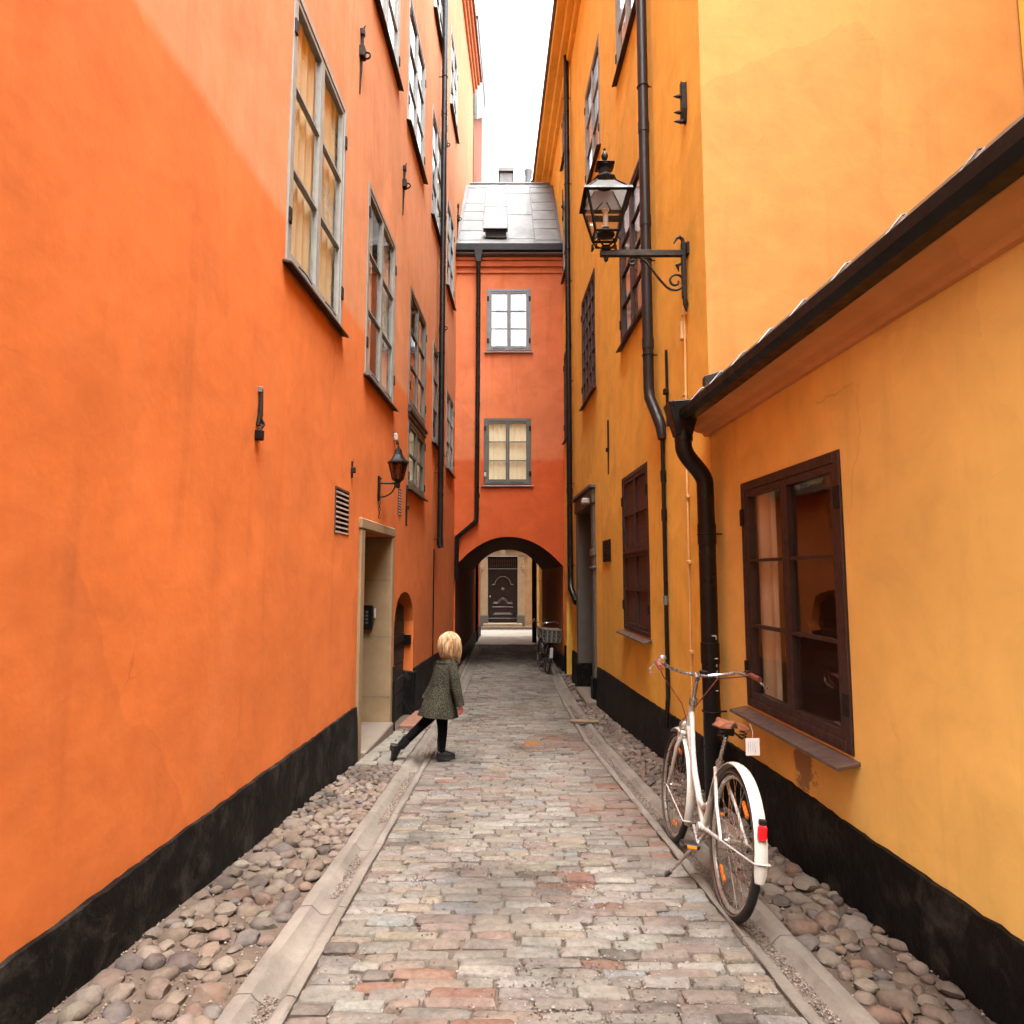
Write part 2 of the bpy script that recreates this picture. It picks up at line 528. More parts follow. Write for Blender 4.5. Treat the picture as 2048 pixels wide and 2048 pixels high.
# the walls of the alley: t runs away from the camera, o out of the wall into the alley
ML, MR = .0271086, -.0406629
LX, RX = -1.78, 1.86
_nl = Vector((1, -ML, 0)).normalized()
_nr = Vector((-1, MR, 0)).normalized()
def FL(t, o, z):
    return (LX + ML * t + _nl.x * o, t + _nl.y * o, z)
def FR(t, o, z):
    return (RX + MR * t + _nr.x * o, t + _nr.y * o, z)
YA = 15.5                       # face of the arch house
def FA(t, o, z):
    return (t, YA - o, z)
YC = 5.38                       # corner where the tall ochre house turns
def FC(t, o, z):
    return (t, YC - o, z)
YF = 28.0
def FF(t, o, z):
    return (t, YF - o, z)
def W(x, y, z):
    return (x, y, z)

def gz(y):
    """level of the lane: it falls away from the camera and levels out under the arch"""
    if y <= 8:
        return -.0694 * y
    if y >= 16:
        return -.5552 - .0694 * 4
    return -.5552 - .0694 * ((y - 8) - (y - 8) ** 2 / 16.0)

def cuts(a, b, extra, step):
    e = sorted({round(x, 4) for x in [a, b] + [x for x in extra if a < x < b]})
    out = []
    for i in range(len(e) - 1):
        n = max(1, int(math.ceil((e[i + 1] - e[i]) / step)))
        out += [e[i] + (e[i + 1] - e[i]) * k / n for k in range(n)]
    return out + [e[-1]]

def wav(t, z, seed, amp):
    return amp * (nz(t * .55, z * .55, seed) + .5 * nz(t * 1.5, z * 1.5, seed + 7))

def sheet(mb, F, t0, t1, z0, z1, holes, depth=.32, step=.35, amp=.010, seed=0.0, arches=()):
    """uneven rendered wall with real openings; holes=(ta,tb,za,zb); arches=(ta,tb,za,zspring,zcrown)"""
    hs = list(holes) + [(a[0], a[1], a[2], a[4]) for a in arches]
    T = cuts(t0, t1, [x for h in hs for x in h[:2]], step)
    Z = cuts(z0, z1, [x for h in hs for x in h[2:4]], step)
    idx = {}
    vs = []
    def vid(i, j):
        if (i, j) not in idx:
            idx[(i, j)] = len(vs)
            vs.append(F(T[i], wav(T[i], Z[j], seed, amp), Z[j]))
        return idx[(i, j)]
    fs = []
    for i in range(len(T) - 1):
        tm = (T[i] + T[i + 1]) / 2
        for j in range(len(Z) - 1):
            zm = (Z[j] + Z[j + 1]) / 2
            if any(h[0] < tm < h[1] and h[2] < zm < h[3] for h in hs):
                continue
            fs.append((vid(i, j), vid(i + 1, j), vid(i + 1, j + 1), vid(i, j + 1)))
    mb.add(vs, fs)
    def fo(t, z):
        return F(t, wav(t, z, seed, amp), z)
    for (a, b, c, d) in holes:
        for (p, q) in (((a, c), (a, d)), ((b, d), (b, c)), ((a, d), (b, d)), ((b, c), (a, c))):
            L = cuts(0, 1, [], step / max(.01, math.hypot(q[0] - p[0], q[1] - p[1])))
            for k in range(len(L) - 1):
                u = (p[0] + (q[0] - p[0]) * L[k], p[1] + (q[1] - p[1]) * L[k])
                w = (p[0] + (q[0] - p[0]) * L[k + 1], p[1] + (q[1] - p[1]) * L[k + 1])
                mb.add([fo(*u), fo(*w), F(w[0], -depth, w[1]), F(u[0], -depth, u[1])], [(0, 1, 2, 3)])
    for A in arches:
        a, b, c, sp, cr = A[:5]
        dp = A[5] if len(A) > 5 else depth
        n = 20
        arc = []
        for k in range(n + 1):
            x = a + (b - a) * k / n
            u = (x - (a + b) / 2) / ((b - a) / 2)
            arc.append((x, sp + (cr - sp) * math.sqrt(max(0, 1 - abs(u) ** 2.3))))
        for k in range(n):
            p, q = arc[k], arc[k + 1]
            mb.add([fo(*p), fo(*q), fo(q[0], cr), fo(p[0], cr)], [(0, 1, 2, 3)])
            mb.add([fo(*p), fo(*q), F(q[0], -dp, q[1]), F(p[0], -dp, p[1])], [(0, 1, 2, 3)])
        for x in (a, b):
            mb.add([fo(x, c), fo(x, sp), F(x, -dp, sp), F(x, -dp, c)], [(0, 1, 2, 3)])

def curtain_mesh(mb, F, t0, t1, o, z0, z1, folds, amp):
    n = folds * 6
    vs = []
    for k in range(n + 1):
        t = t0 + (t1 - t0) * k / n
        d = amp * math.sin(2 * math.pi * folds * k / n + .4 * math.sin(k)) + amp * .4 * nz(k * .7, t)
        vs += [F(t, o + d, z0), F(t, o + d * .8, z1), F(t, o + d - .006, z0), F(t, o + d * .8 - .006, z1)]
    fs = []
    for k in range(n):
        a, b = 4 * k, 4 * k + 4
        fs += [(a, b, b + 1, a + 1), (a + 2, a + 3, b + 3, b + 2)]
    mb.add(vs, fs)

def window(parent, F, t0, t1, z0, z1, rows=3, cols=2, paint='grey_paint', sill='sill_dark', proud=.012, curtain='curtain',
           curt=((0, .42), (.58, 1)), room='room', rail=None, hinges=True, glass='glass', board=None, fw=.055, sill_out=.07, label=None, hooks=True):
    """two-leaf casement in an opening: window (outer frame) > sash, pane, sill, hinge, curtain"""
    g = .003
    m = MB()
    a, b, c, d = t0 + g, t1 - g, z0 + g, z1 - g
    m.box(F, a, a + fw, -.10, proud, c, d)
    m.box(F, b - fw, b, -.10, proud, c, d)
    m.box(F, a + fw, b - fw, -.10, proud, d - fw, d)
    m.box(F, a + fw, b - fw, -.10, proud, c, c + fw)
    w = m.build('window', paint, parent, bevel=.004)
    if label:
        w['label'] = label
    ia, ib, ic, id_ = a + fw + g, b - fw - g, c + fw + g, d - fw - g
    sw = .042
    tall = [(ic, id_)] if rail is None else [(ic, rail - .02), (rail + .02, id_)]
    if rail is not None:
        r = MB(); r.box(F, a + fw + .001, b - fw - .001, -.08, proud + .01, rail - .018, rail + .018)
        r.build('transom', paint, w, bevel=.003)
    for (ja, jb) in tall:
        for q in range(cols):
            x0 = ia + (ib - ia) * q / cols + (g if q else 0)
            x1 = ia + (ib - ia) * (q + 1) / cols
            s = MB()
            oo, oi = proud - .008, -.045
            s.box(F, x0, x0 + sw, oi, oo, ja, jb); s.box(F, x1 - sw, x1, oi, oo, ja, jb)
            s.box(F, x0 + sw, x1 - sw, oi, oo, jb - sw, jb); s.box(F, x0 + sw, x1 - sw, oi, oo, ja, ja + sw)
            nr = rows if rail is None else max(1, rows // 2)
            zz = [ja + sw + (jb - ja - 2 * sw) * k / nr for k in range(nr + 1)]
            mh = .010
            for k in range(1, nr):
                s.box(F, x0 + sw, x1 - sw, oi, oo - .004, zz[k] - mh, zz[k] + mh)
            s.build('sash', paint, w)
            for k in range(nr):
                p = MB()
                y0 = zz[k] + (mh if k else 0); y1 = zz[k + 1] - (mh if k < nr - 1 else 0)
                # hand-made glass never sits quite flat
                tl = random.uniform(-.004, .004); tm = random.uniform(-.003, .003)
                p.hexa([F(x0 + sw, -.026 + tl, y0), F(x1 - sw, -.026 - tl, y0), F(x1 - sw, -.022 - tl, y0), F(x0 + sw, -.022 + tl, y0),
                        F(x0 + sw, -.026 + tl + tm, y1), F(x1 - sw, -.026 - tl + tm, y1), F(x1 - sw, -.022 - tl + tm, y1), F(x0 + sw, -.022 + tl + tm, y1)])
                p.build('pane', board or glass, w)
    if sill:
        s = MB()
        s.hexa([F(t0 - .05, -.06, z0 - .02), F(t1 + .05, -.06, z0 - .02), F(t1 + .05, sill_out, z0 - .055), F(t0 - .05, sill_out, z0 - .055),
                F(t0 - .05, -.06, z0 - .002), F(t1 + .05, -.06, z0 - .002), F(t1 + .05, sill_out, z0 - .035), F(t0 - .05, sill_out, z0 - .035)])
        s.build('sill', sill, w, bevel=.003)
    if hinges:
        for x in (t0 + .03, t1 - .03):
            for zf in (.16, .84):
                h = MB(); zc = z0 + (z1 - z0) * zf
                h.box(F, x - .025, x + .025, proud - .002, proud + .014, zc - .06, zc + .06)
                h.build('hinge', 'rusty_iron', w, bevel=.004)
    if hooks:
        for q in range(cols):
            h = MB(); tc = ia + (ib - ia) * (q + .5) / cols
            h.tube([F(tc - .16, proud + .012, z0 + .05), F(tc, proud + .016, z0 + .058), F(tc + .14, proud + .012, z0 + .05)], .005, 5)
            h.build('casement_stay', 'rusty_iron', w)
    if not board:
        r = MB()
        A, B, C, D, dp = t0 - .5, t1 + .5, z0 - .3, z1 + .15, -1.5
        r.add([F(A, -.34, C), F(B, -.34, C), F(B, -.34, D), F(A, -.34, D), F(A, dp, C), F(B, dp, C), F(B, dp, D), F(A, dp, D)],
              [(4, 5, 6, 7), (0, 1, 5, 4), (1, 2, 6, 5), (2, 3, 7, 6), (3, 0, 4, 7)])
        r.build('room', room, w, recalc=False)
        if curtain:
            for (u0, u1) in curt:
                cm = MB()
                curtain_mesh(cm, F, t0 + (t1 - t0) * u0, t0 + (t1 - t0) * u1, -.070, z0 + .03, z1 - .03, max(2, int((u1 - u0) * 10)), .014)
                cm.build('curtain', curtain, w, smooth=True, recalc=False)
    return w

def spiral(cx, cz, r0, r1, a0, turns, n, y):
    return [(cx + (r0 + (r1 - r0) * k / n) * math.cos(a0 + turns * 2 * math.pi * k / n), y, cz + (r0 + (r1 - r0) * k / n) * math.sin(a0 + turns * 2 * math.pi * k / n)) for k in range(n + 1)]

def downpipe(name, label, path, r, mat, F, clips, clip_len=.16, joints=(), hopper=None, flange_n=14, group='rainwater downpipes'):
    """sheet-metal rainwater pipe: pipe, joint collars, wall clips"""
    base = path[-1]
    t = thing(name, label, 'downpipe', base, group)
    m = MB(); m.tube(path, r, flange_n)
    m.build('pipe', mat, t, smooth=True)
    r = r[0] if isinstance(r, (list, tuple)) else r
    for (p, q) in joints:
        j = MB(); j.tube([p, q], r + .006, flange_n)
        j.build('collar', mat, t, smooth=True)
    for (tt, o, z) in clips:
        c = MB()
        c.tube([F(tt - r * .2, -.02, z), F(tt - r * .2 - .0, o + r * .5, z)], .007, 6)
        ring = [F(tt + (r + .006) * math.cos(w), o + (r + .006) * math.sin(w), z) for w in [2 * math.pi * k / 12 for k in range(12)]]
        c.tube(ring, .006, 5, closed=True)
        c.build('wall_clip', 'rusty_iron', t)
    if hopper:
        h = MB(); h.add(*hopper)
        h.build('hopper', mat, t, bevel=.004)
    return t

# ------------------------------------------------------------------ the setting: ground, road, gutters, verges
def XL(y):
    return -.79 - .007 * y
def XR(y):
    return 1.13 - .034 * min(y, 8)
def camber(x, y):
    a, b = XL(y), XR(y)
    u = (x - (a + b) / 2) / ((b - a) / 2)
    return .035 * (1 - u * u) + .010 * nz(x * 1.3, y * 1.3, 3.1)

def strip(name, xa, xb, zf, y0, y1, dy, nx, mat, parent=None):
    m = MB()
    ny = int(round((y1 - y0) / dy))
    vs = []
    for j in range(ny + 1):
        y = y0 + (y1 - y0) * j / ny
        for i in range(nx + 1):
            x = xa(y) + (xb(y) - xa(y)) * i / nx
            vs.append((x, y, zf(x, y, i / nx)))
    fs = [(j * (nx + 1) + i, j * (nx + 1) + i + 1, (j + 1) * (nx + 1) + i + 1, (j + 1) * (nx + 1) + i) for j in range(ny) for i in range(nx)]
    m.add(vs, fs)
    return m.build(name, mat, parent, smooth=True, recalc=False)

YB, YE = -7.0, 27.9
g = MB()
ys = [-120, -40, -8, -4, 0, 4, 8, 10, 12, 14, 16, 20, 30, 60, 200]
vs = []
for y in ys:
    z = gz(max(y, -8)) - .13
    vs += [(-150, y, z), (-6, y, z), (6, y, z), (150, y, z)]
g.add(vs, [(4 * j + i, 4 * j + i + 1, 4 * j + i + 5, 4 * j + i + 4) for j in range(len(ys) - 1) for i in range(3)])
structure(g.build('ground', 'dirt', None, recalc=False))

road = structure(strip('road', lambda y: XL(y) - .01, lambda y: XR(y) + .01, lambda x, y, u: gz(y) + camber(x, y) - .017 + .004 * nz(x * 9, y * 9), YB, 21.5, .12, 24, 'dirt'))
lane = structure(strip('lane', lambda y: -6, lambda y: 6, lambda x, y, u: gz(y) + .015, 21.5, YE, .5, 12, 'lane'))

SETT_COLS = [((.215, .19, .162), 28), ((.255, .232, .20), 24), ((.185, .16, .135), 14), ((.24, .20, .15), 10), ((.20, .155, .128), 12), ((.195, .108, .078), 3), ((.12, .10, .085), 5), ((.205, .20, .19), 5)]
RED_COLS = [((.20, .105, .073), 24), ((.205, .145, .115), 42), ((.20, .17, .145), 34)]
def pick(tab):
    r = random.uniform(0, sum(w for _, w in tab))
    for c, w in tab:
        r -= w
        if r <= 0:
            break
    k = random.uniform(.88, 1.10)
    return tuple(.57 * x * k * random.uniform(.97, 1.03) for x in c)

def sett_geo(mb, x0, x1, y0, y1, zf, col, hz=.008, dep=.055):
    """one worn stone: irregular rounded outline, chamfered crown"""
    cx, cy = (x0 + x1) / 2, (y0 + y1) / 2
    hx, hy = (x1 - x0) / 2, (y1 - y0) / 2
    base = [(-1, -.72), (-.93, -1), (0, -1.02), (.93, -1), (1, -.72), (1, .72), (.93, 1), (0, 1.02), (-.93, 1), (-1, .72)]
    sk = random.uniform(-.12, .12)
    out = []
    for (u, v) in base:
        out.append((cx + hx * u + random.uniform(-.005, .005) + sk * hy * v * .6, cy + hy * v + random.uniform(-.005, .005)))
    dz = random.uniform(-.006, .006)
    tx, ty = random.uniform(-.03, .03), random.uniform(-.04, .04)
    def z(x, y):
        return zf(cx, cy) + dz + tx * (x - cx) + ty * (y - cy)
    ins = random.uniform(.005, .010)
    inn = [(x - math.copysign(min(ins, hx * .4), x - cx) * (1 if abs(x - cx) > hx * .3 else 0), y - math.copysign(min(ins, hy * .4), y - cy) * (1 if abs(y - cy) > hy * .3 else 0)) for x, y in out]
    n = 10
    vs = [(x, y, z(x, y) - dep) for x, y in out] + [(x, y, z(x, y) - hz) for x, y in out] + [(x, y, z(x, y)) for x, y in inn] + [(cx + random.uniform(-.2, .2) * hx, cy, z(cx, cy) + random.uniform(.001, .005))]
    fs = [(i, (i + 1) % n, n + (i + 1) % n, n + i) for i in range(n)] + [(n + i, n + (i + 1) % n, 2 * n + (i + 1) % n, 2 * n + i) for i in range(n)] + [(2 * n + i, 2 * n + (i + 1) % n, 3 * n) for i in range(n)]
    mb.add(vs, fs, col)

setts = []
y = YB
while y < 21.3:
    rw = random.uniform(.068, .094)
    bow = random.uniform(-.02, .02)
    x = XL(y) + random.uniform(-.005, .012)
    end = XR(y) + random.uniform(-.012, .004)
    while x < end - .05:
        w = random.choice((.13, .16, .19, .21, .24, .27)) * random.uniform(.9, 1.1)
        if end - (x + w) < .09:
            w = end - x
        red = nz(x * .9, y * .55, 9.0) + .25 * nz(x * 3, y * 3, 2.0)
        col = pick(RED_COLS if red > .38 else SETT_COLS)
        gap = random.uniform(.003, .008)
        yo = bow * math.sin(x * 2.0) + random.uniform(-.003, .003)
        setts.append((x + gap, x + w - gap, y + gap * .8 + yo, y + rw - gap * .8 + yo, col))
        x += w
    y += rw
zroad = lambda x, y: gz(y) + camber(x, y)
vis = sorted([s for s in setts if s[2] > 2.30 and s[0] > -.775 * s[3] - .3], key=lambda s: s[2])[:300]
vis_set = set(id(s) for s in vis)
rest = MB()
for s in setts:
    if id(s) in vis_set:
        m = MB(); sett_geo(m, s[0], s[1], s[2], s[3], zroad, s[4])
        m.build('sett', 'sett', road, smooth=True, recalc=False)
    else:
        sett_geo(rest, s[0], s[1], s[2], s[3], zroad, s[4])
stuff(rest.build('far_setts', 'sett', road, smooth=True, recalc=False))

# gutters of hollowed granite blocks
GW = .235
PROF = [(0, -.10), (0, .012), (.012, .020), (.062, .020), (.078, .006), (.105, -.022), (.135, -.027), (.165, -.018), (.182, .006), (.195, .014), (.226, .014), (.235, .006), (.235, -.10)]
def gutter_block(xf, y0, y1, flip):
    m = MB()
    n = len(PROF); k = max(3, int((y1 - y0) / .12))
    vs = []
    for j in range(k + 1):
        y = y0 + (y1 - y0) * j / k
        e = .006 if j in (0, k) else 0
        for i, (px, pz) in enumerate(PROF):
            q = (GW - px) if flip else px
            vs.append((xf(y) + q + .006 * nz(y * 4, i * 1.7, 1.5) , y, gz(y) + pz - e + .006 * nz(y * 3, i * .9, 4.2)))
    fs = [(j * n + i, j * n + i + 1, (j + 1) * n + i + 1, (j + 1) * n + i) for j in range(k) for i in range(n - 1)]
    fs += [tuple(range(n)), tuple(range((k + 1) * n - 1, k * n - 1, -1))]
    m.add(vs, fs)
    return m
for side in (0, 1):
    gt = structure(strip('gutter', (lambda y: XL(y) - GW) if not side else (lambda y: XR(y) + .0), (lambda y: XL(y)) if not side else (lambda y: XR(y) + GW),
                         lambda x, y, u: gz(y) - .055, YB, 21.5, .4, 2, 'dirt'))
    y = YB
    while y < 21.4:
        L = random.uniform(.62, 1.0)
        L = min(L, 21.45 - y)
        if L > .2:
            gutter_block((lambda y: XL(y) - GW) if not side else (lambda y: XR(y)), y + .004, y + L - .004, bool(side)).build('gutter_stone', 'gutter', gt, smooth=True)
        y += L

# verges between gutter and house walls
def lwx(y): return LX + ML * y
def rwx(y): return RX + MR * y
def lz(x, y):
    a, b = XL(y) - GW, lwx(y)
    u = max(0, min(1, (x - a) / (b - a)))
    return gz(y) + .012 * u
def rz(x, y):
    a, b = XR(y) + GW, rwx(y)
    u = max(0, min(1, (x - a) / (b - a)))
    return gz(y) - .004 + .012 * u
lv = structure(strip('cobbled_verge', lambda y: lwx(y) - .12, lambda y: XL(y) - GW, lambda x, y, u: lz(x, y) - .012 + .012 * nz(x * 5, y * 5, 2), YB, 21.5, .09, 10, 'dirt'))
rv = structure(strip('cobbled_verge', lambda y: XR(y) + GW, lambda y: rwx(y) + .12, lambda x, y, u: rz(x, y) - .012 + .012 * nz(x * 5, y * 5, 6), YB, 21.5, .09, 10, 'dirt'))

_ico = bmesh.new()
bmesh.ops.create_icosphere(_ico, subdivisions=2, radius=1)
ICO_V = [v.co.copy() for v in _ico.verts]
ICO_F = [tuple(v.index for v in f.verts) for f in _ico.faces]
_ico.free()
COB_COLS = [((.21, .155, .115), 26), ((.235, .185, .145), 22), ((.195, .14, .108), 18), ((.165, .135, .12), 14), ((.26, .22, .18), 8), ((.12, .092, .08), 8), ((.20, .125, .09), 5)]
def cobble_geo(mb, x, y, z, rx, ry, rz_, rot, col):
    sd = random.uniform(0, 99)
    ca, sa = math.cos(rot), math.sin(rot)
    vs = []
    for v in ICO_V:
        k = 1 + .30 * nz(v.x * 1.2 + sd, v.y * 1.2, v.z * 1.2) + .10 * nz(v.x * 3 + sd, v.y * 3, v.z * 3)
        a, b, c = v.x * rx * k, v.y * ry * k, v.z * rz_ * k
        vs.append((x + a * ca - b * sa, y + a * sa + b * ca, z + c))
    mb.add(vs, ICO_F, col)

def scatter(y0, y1, xa, xb, size, out, tries, skip=None):
    for _ in range(tries):
        y = random.uniform(y0, y1)
        lo, hi = xa(y), xb(y)
        r = size(y) * random.choice((random.uniform(.55, .9), random.uniform(.8, 1.2), random.uniform(1.0, 1.5)))
        x = random.uniform(lo + r * .8, hi - r * .8) if hi - lo > 1.7 * r else None
        if x is None or (skip and skip(x, y, r)):
            continue
        if all((x - c[0]) ** 2 + (y - c[1]) ** 2 > (.86 * (r + c[2])) ** 2 for c in out if abs(c[1] - y) < .3):
            out.append((x, y, r))

def l_size(y):
    return .072 if y < 4.6 else (.058 if y < 5.3 else .043)
door_area = lambda x, y, r: 6.62 < y < 8.55 or (8.9 < y < 10.3 and x < -1.28)
lcob = [(lwx(4.15) + .17, 4.15, .085), (lwx(4.42) + .26, 4.42, .075), (lwx(3.75) + .30, 3.75, .070), (lwx(4.75) + .15, 4.75, .080), (lwx(4.05) + .42, 4.02, .066), (lwx(3.45) + .16, 3.45, .072), (lwx(5.05) + .28, 5.05, .068), (lwx(4.60) + .45, 4.60, .062)]
rcob = [(rwx(3.25) - .12, 3.25, .075), (rwx(2.95) - .2, 2.95, .07), (rwx(3.7) - .14, 3.7, .066)]
scatter(2.0, 4.75, lambda y: lwx(y) + .05, lambda y: XL(y) - GW, lambda y: .046, lcob, 900)
scatter(4.6, 11.5, lambda y: lwx(y) + .03, lambda y: XL(y) - GW, lambda y: .040 if y < 5.4 else .035, lcob, 14000, door_area)
scatter(11.5, 21.0, lambda y: lwx(y) + .03, lambda y: XL(y) - GW, lambda y: .06, lcob, 1500)
slab_area = lambda x, y, r: (10.9 < y < 12.75 and x > XR(y) + GW + .08)
scatter(2.2, 4.9, lambda y: XR(y) + GW, lambda y: rwx(y) - .03, lambda y: .046, rcob, 2200)
scatter(4.8, 10.9, lambda y: XR(y) + GW, lambda y: rwx(y) - .02, lambda y: .040, rcob, 12000, slab_area)
scatter(10.9, 21.0, lambda y: XR(y) + GW, lambda y: rwx(y) - .02, lambda y: .055, rcob, 1500, slab_area)
for lst, par, zf, nvis in ((lcob, lv, lz, 150), (rcob, rv, rz, 150)):
    lst.sort(key=lambda c: -c[2] / max(2.4, c[1]) if c[1] > 2.6 else 0)
    rest = MB()
    for i, (x, y, r) in enumerate(lst):
        el = random.uniform(1.0, 1.35)
        args = (x, y, zf(x, y) + r * random.uniform(-.28, .14), r * el, r / el * 1.05, r * random.uniform(.50, .68), random.uniform(0, 3.14), pick(COB_COLS))
        if i < nvis:
            m = MB(); cobble_geo(m, *args)
            m.build('cobble', 'cobble', par, smooth=True, recalc=False)
        else:
            cobble_geo(rest, *args)
    stuff(rest.build('small_cobbles', 'cobble', par, smooth=True, recalc=False))

# flat flags before the doorway on the left verge
y = 6.66
while y < 8.5:
    rw = random.uniform(.12, .17)
    x = lwx(y) + .06
    end = XL(y) - GW - .004
    while x < end - .05:
        w = random.uniform(.13, .24)
        if end - x - w < .09:
            w = end - x
        m = MB()
        sett_geo(m, x + .006, x + w - .006, y + .006, y + rw - .006, lambda a, b: lz(a, b) + .022, pick([((.25, .225, .19), 3), ((.21, .19, .165), 2), ((.27, .24, .195), 2)]), .010)
        m.build('flagstone', 'sett', lv, smooth=True, recalc=False)
        x += w
    y += rw
# brick threshold beside the cellar door
for k in range(6):
    m = MB()
    y0 = 8.92 + k * .21
    m.box(W, lwx(y0) + .05, lwx(y0) + .34, y0, y0 + .195, gz(y0) - .06, gz(y0 + .1) + .055)
    m.build('threshold_brick', 'brick', lv, bevel=.012)

# loose grit swept into joints and gutters
gr = MB()
OCT = [(1, 0, 0), (-1, 0, 0), (0, 1, 0), (0, -1, 0), (0, 0, 1), (0, 0, -1)]
OCF = [(0, 2, 4), (2, 1, 4), (1, 3, 4), (3, 0, 4), (2, 0, 5), (1, 2, 5), (3, 1, 5), (0, 3, 5)]
GCOL = [(.17, .135, .11), (.12, .092, .074), (.24, .205, .175), (.065, .045, .035), (.125, .08, .06)]
def grain(x, y, z, r):
    c = random.choice(GCOL)
    a = random.uniform(0, 3.1); ca, sa = math.cos(a), math.sin(a)
    sx, sy, sz = r * random.uniform(.7, 1.3), r * random.uniform(.7, 1.3), r * random.uniform(.5, .9)
    gr.add([(x + p[0] * sx * ca - p[1] * sy * sa, y + p[0] * sx * sa + p[1] * sy * ca, z + p[2] * sz) for p in OCT], OCF, c)
for _ in range(60000):
    y = 2.2 + 8.5 * random.random() ** 1.5
    x = random.uniform(XL(y), XR(y))
    dens = .5 + nz(x * 1.6, y * 1.0, 5.5) + .6 * (nz(x * .8, y * .5, 1.0))
    if random.random() > dens:
        continue
    grain(x, y, gz(y) + camber(x, y) + (random.uniform(-.013, -.004) if random.random() < .72 else .002), random.uniform(.0025, .0068))
for _ in range(15000):
    y = 2.2 + 9 * random.random() ** 1.4
    if random.random() < .5:
        x = XL(y) - GW + random.uniform(.085, .18)
        if nz(x, y * .8, 8) < -.15: continue
    else:
        x = XR(y) + random.uniform(.05, .155)
    grain(x, y, gz(y) - .019 + random.uniform(0, .004), random.uniform(.003, .007))
for _ in range(6000):
    y = 2.2 + 8 * random.random() ** 1.4
    if random.random() < .55:
        x = random.uniform(lwx(y) + .02, XL(y) - GW); z = lz(x, y)
    else:
        x = random.uniform(XR(y) + GW, rwx(y) - .02); z = rz(x, y)
    grain(x, y, z - .008 + random.uniform(-.004, .006), random.uniform(.003, .008))
gv = gr.build('grit', 'gravel', None, recalc=False)
stuff(gv)
gv['label'] = 'pale grit lying loose in the paving joints and gutters'
gv['category'] = 'grit'

# small fixtures of the paving
cv = MB(); cv.box(W, .14, .33, 7.55, 7.80, gz(7.68) + .02, gz(7.68) + .049)
cv.build('rust_stained_stone', 'rust_cover', road, bevel=.01)

# ------------------------------------------------------------------ left: tall orange house
LB = thing('orange_house', 'tall orange rendered house along the whole left side of the alley', 'building', FL(6, 0, gz(6)))
LW = [  # ta, tb, za, zb, rows
    (4.62, 6.04, 3.69, 5.90, 3), (6.95, 8.43, 3.57, 5.76, 3), (9.52, 11.02, 3.90, 5.72, 3), (9.52, 11.02, 2.68, 3.70, 2),
    (11.86, 13.2, 3.84, 5.72, 3), (13.85, 15.15, 3.68, 5.40, 3),
    (6.95, 8.43, 8.05, 10.1, 3), (9.10, 10.60, 8.05, 10.1, 3), (11.45, 12.85, 7.95, 10.07, 3), (13.65, 14.95, 7.62, 9.60, 3),
    (11.5, 12.9, 12.05, 14.0, 3), (14.05, 15.35, 12.05, 14.0, 3)]
LDOOR = (7.03, 8.46, -.55, 1.88)
LVENT = (5.99, 6.43, 1.785, 2.20)
LVENT2 = (8.84, 9.03, 2.22, 2.56)
LARCH = (8.74, 10.16, -.75, .70, 1.16, .20)
m = MB()
sheet(m, FL, 1.0, 19.8, -1.3, 17.2, [w[:4] for w in LW] + [LDOOR, LVENT, LVENT2], .34, .33, .011, 1.0, [LARCH])
m.add([FL(1.0, 0, -1.3), FL(1.0, -9, -1.3), FL(1.0, -9, 17.2), FL(1.0, 0, 17.2)], [(0, 1, 2, 3)])
m.add([FL(19.8, 0, -1.3), FL(19.8, -9, -1.3), FL(19.8, -9, 17.2), FL(19.8, 0, 17.2)], [(0, 3, 2, 1)])
m.add([FL(1.0, -9, -1.3), FL(19.8, -9, -1.3), FL(19.8, -9, 17.2), FL(1.0, -9, 17.2)], [(0, 1, 2, 3)])
m.build('wall', 'orange', LB, smooth=True, recalc=False)
# eaves and roof
m = MB()
m.box(FL, 1.0, 19.82, -.1, .07, 16.75, 16.90); m.box(FL, 1.0, 19.84, -.1, .14, 16.90, 17.05); m.box(FL, 1.0, 19.86, -.1, .22, 17.05, 17.20)
m.build('eaves_cornice', 'orange', LB, bevel=.02)
m = MB()
m.prism(lambda t, o, z: FL(o, t, z), [(.28, 17.2), (.28, 17.3), (-4.4, 20.6), (-9.2, 17.3), (-9.2, 17.2)], .9, 19.9)
m.build('roof', 'roof_tile', LB)

def plinth(parent, F, spans, ztop, proud, name='plinth', z_low=-1.3, step=.045, seed=0.0):
    for (a, b) in spans:
        m = MB()
        T = cuts(a, b, [], step)
        rows = 5
        vs = []
        for t in T:
            zt = ztop(t) + .012 * nz(t * 1.3, seed) + .008 * nz(t * 9, seed + 3) + .006 * nz(t * 23, seed + 8)
            zb = gz(t) - .25
            vs.append(F(t, -.03, zt + .004))
            for k in range(rows + 1):
                z = zt + (zb - zt) * k / rows
                vs.append(F(t, proud + (.018 * k / rows) + .010 * nz(t * 2.2, z * 2.2, seed + 5) - (.008 if k == 0 else 0), z))
        n = rows + 2
        m.add(vs, [(i * n + k, (i + 1) * n + k, (i + 1) * n + k + 1, i * n + k + 1) for i in range(len(T) - 1) for k in range(n - 1)])
        for i in (0, len(T) - 1):
            q = [vs[i * n + k] for k in range(n)] + [F(T[i], -.03, gz(T[i]) - .25)]
            m.add(q, [tuple(range(len(q)))])
        m.build(name, 'tar', parent, smooth=True)

def l_top(t):
    return .10 - .012 * max(0, t - 4) - (.02 * max(0, t - 9) if t > 9 else 0)
plinth(LB, FL, [(1.0, 6.86), (8.60, 8.735), (10.165, 15.48)], l_top, .030, seed=1.3)

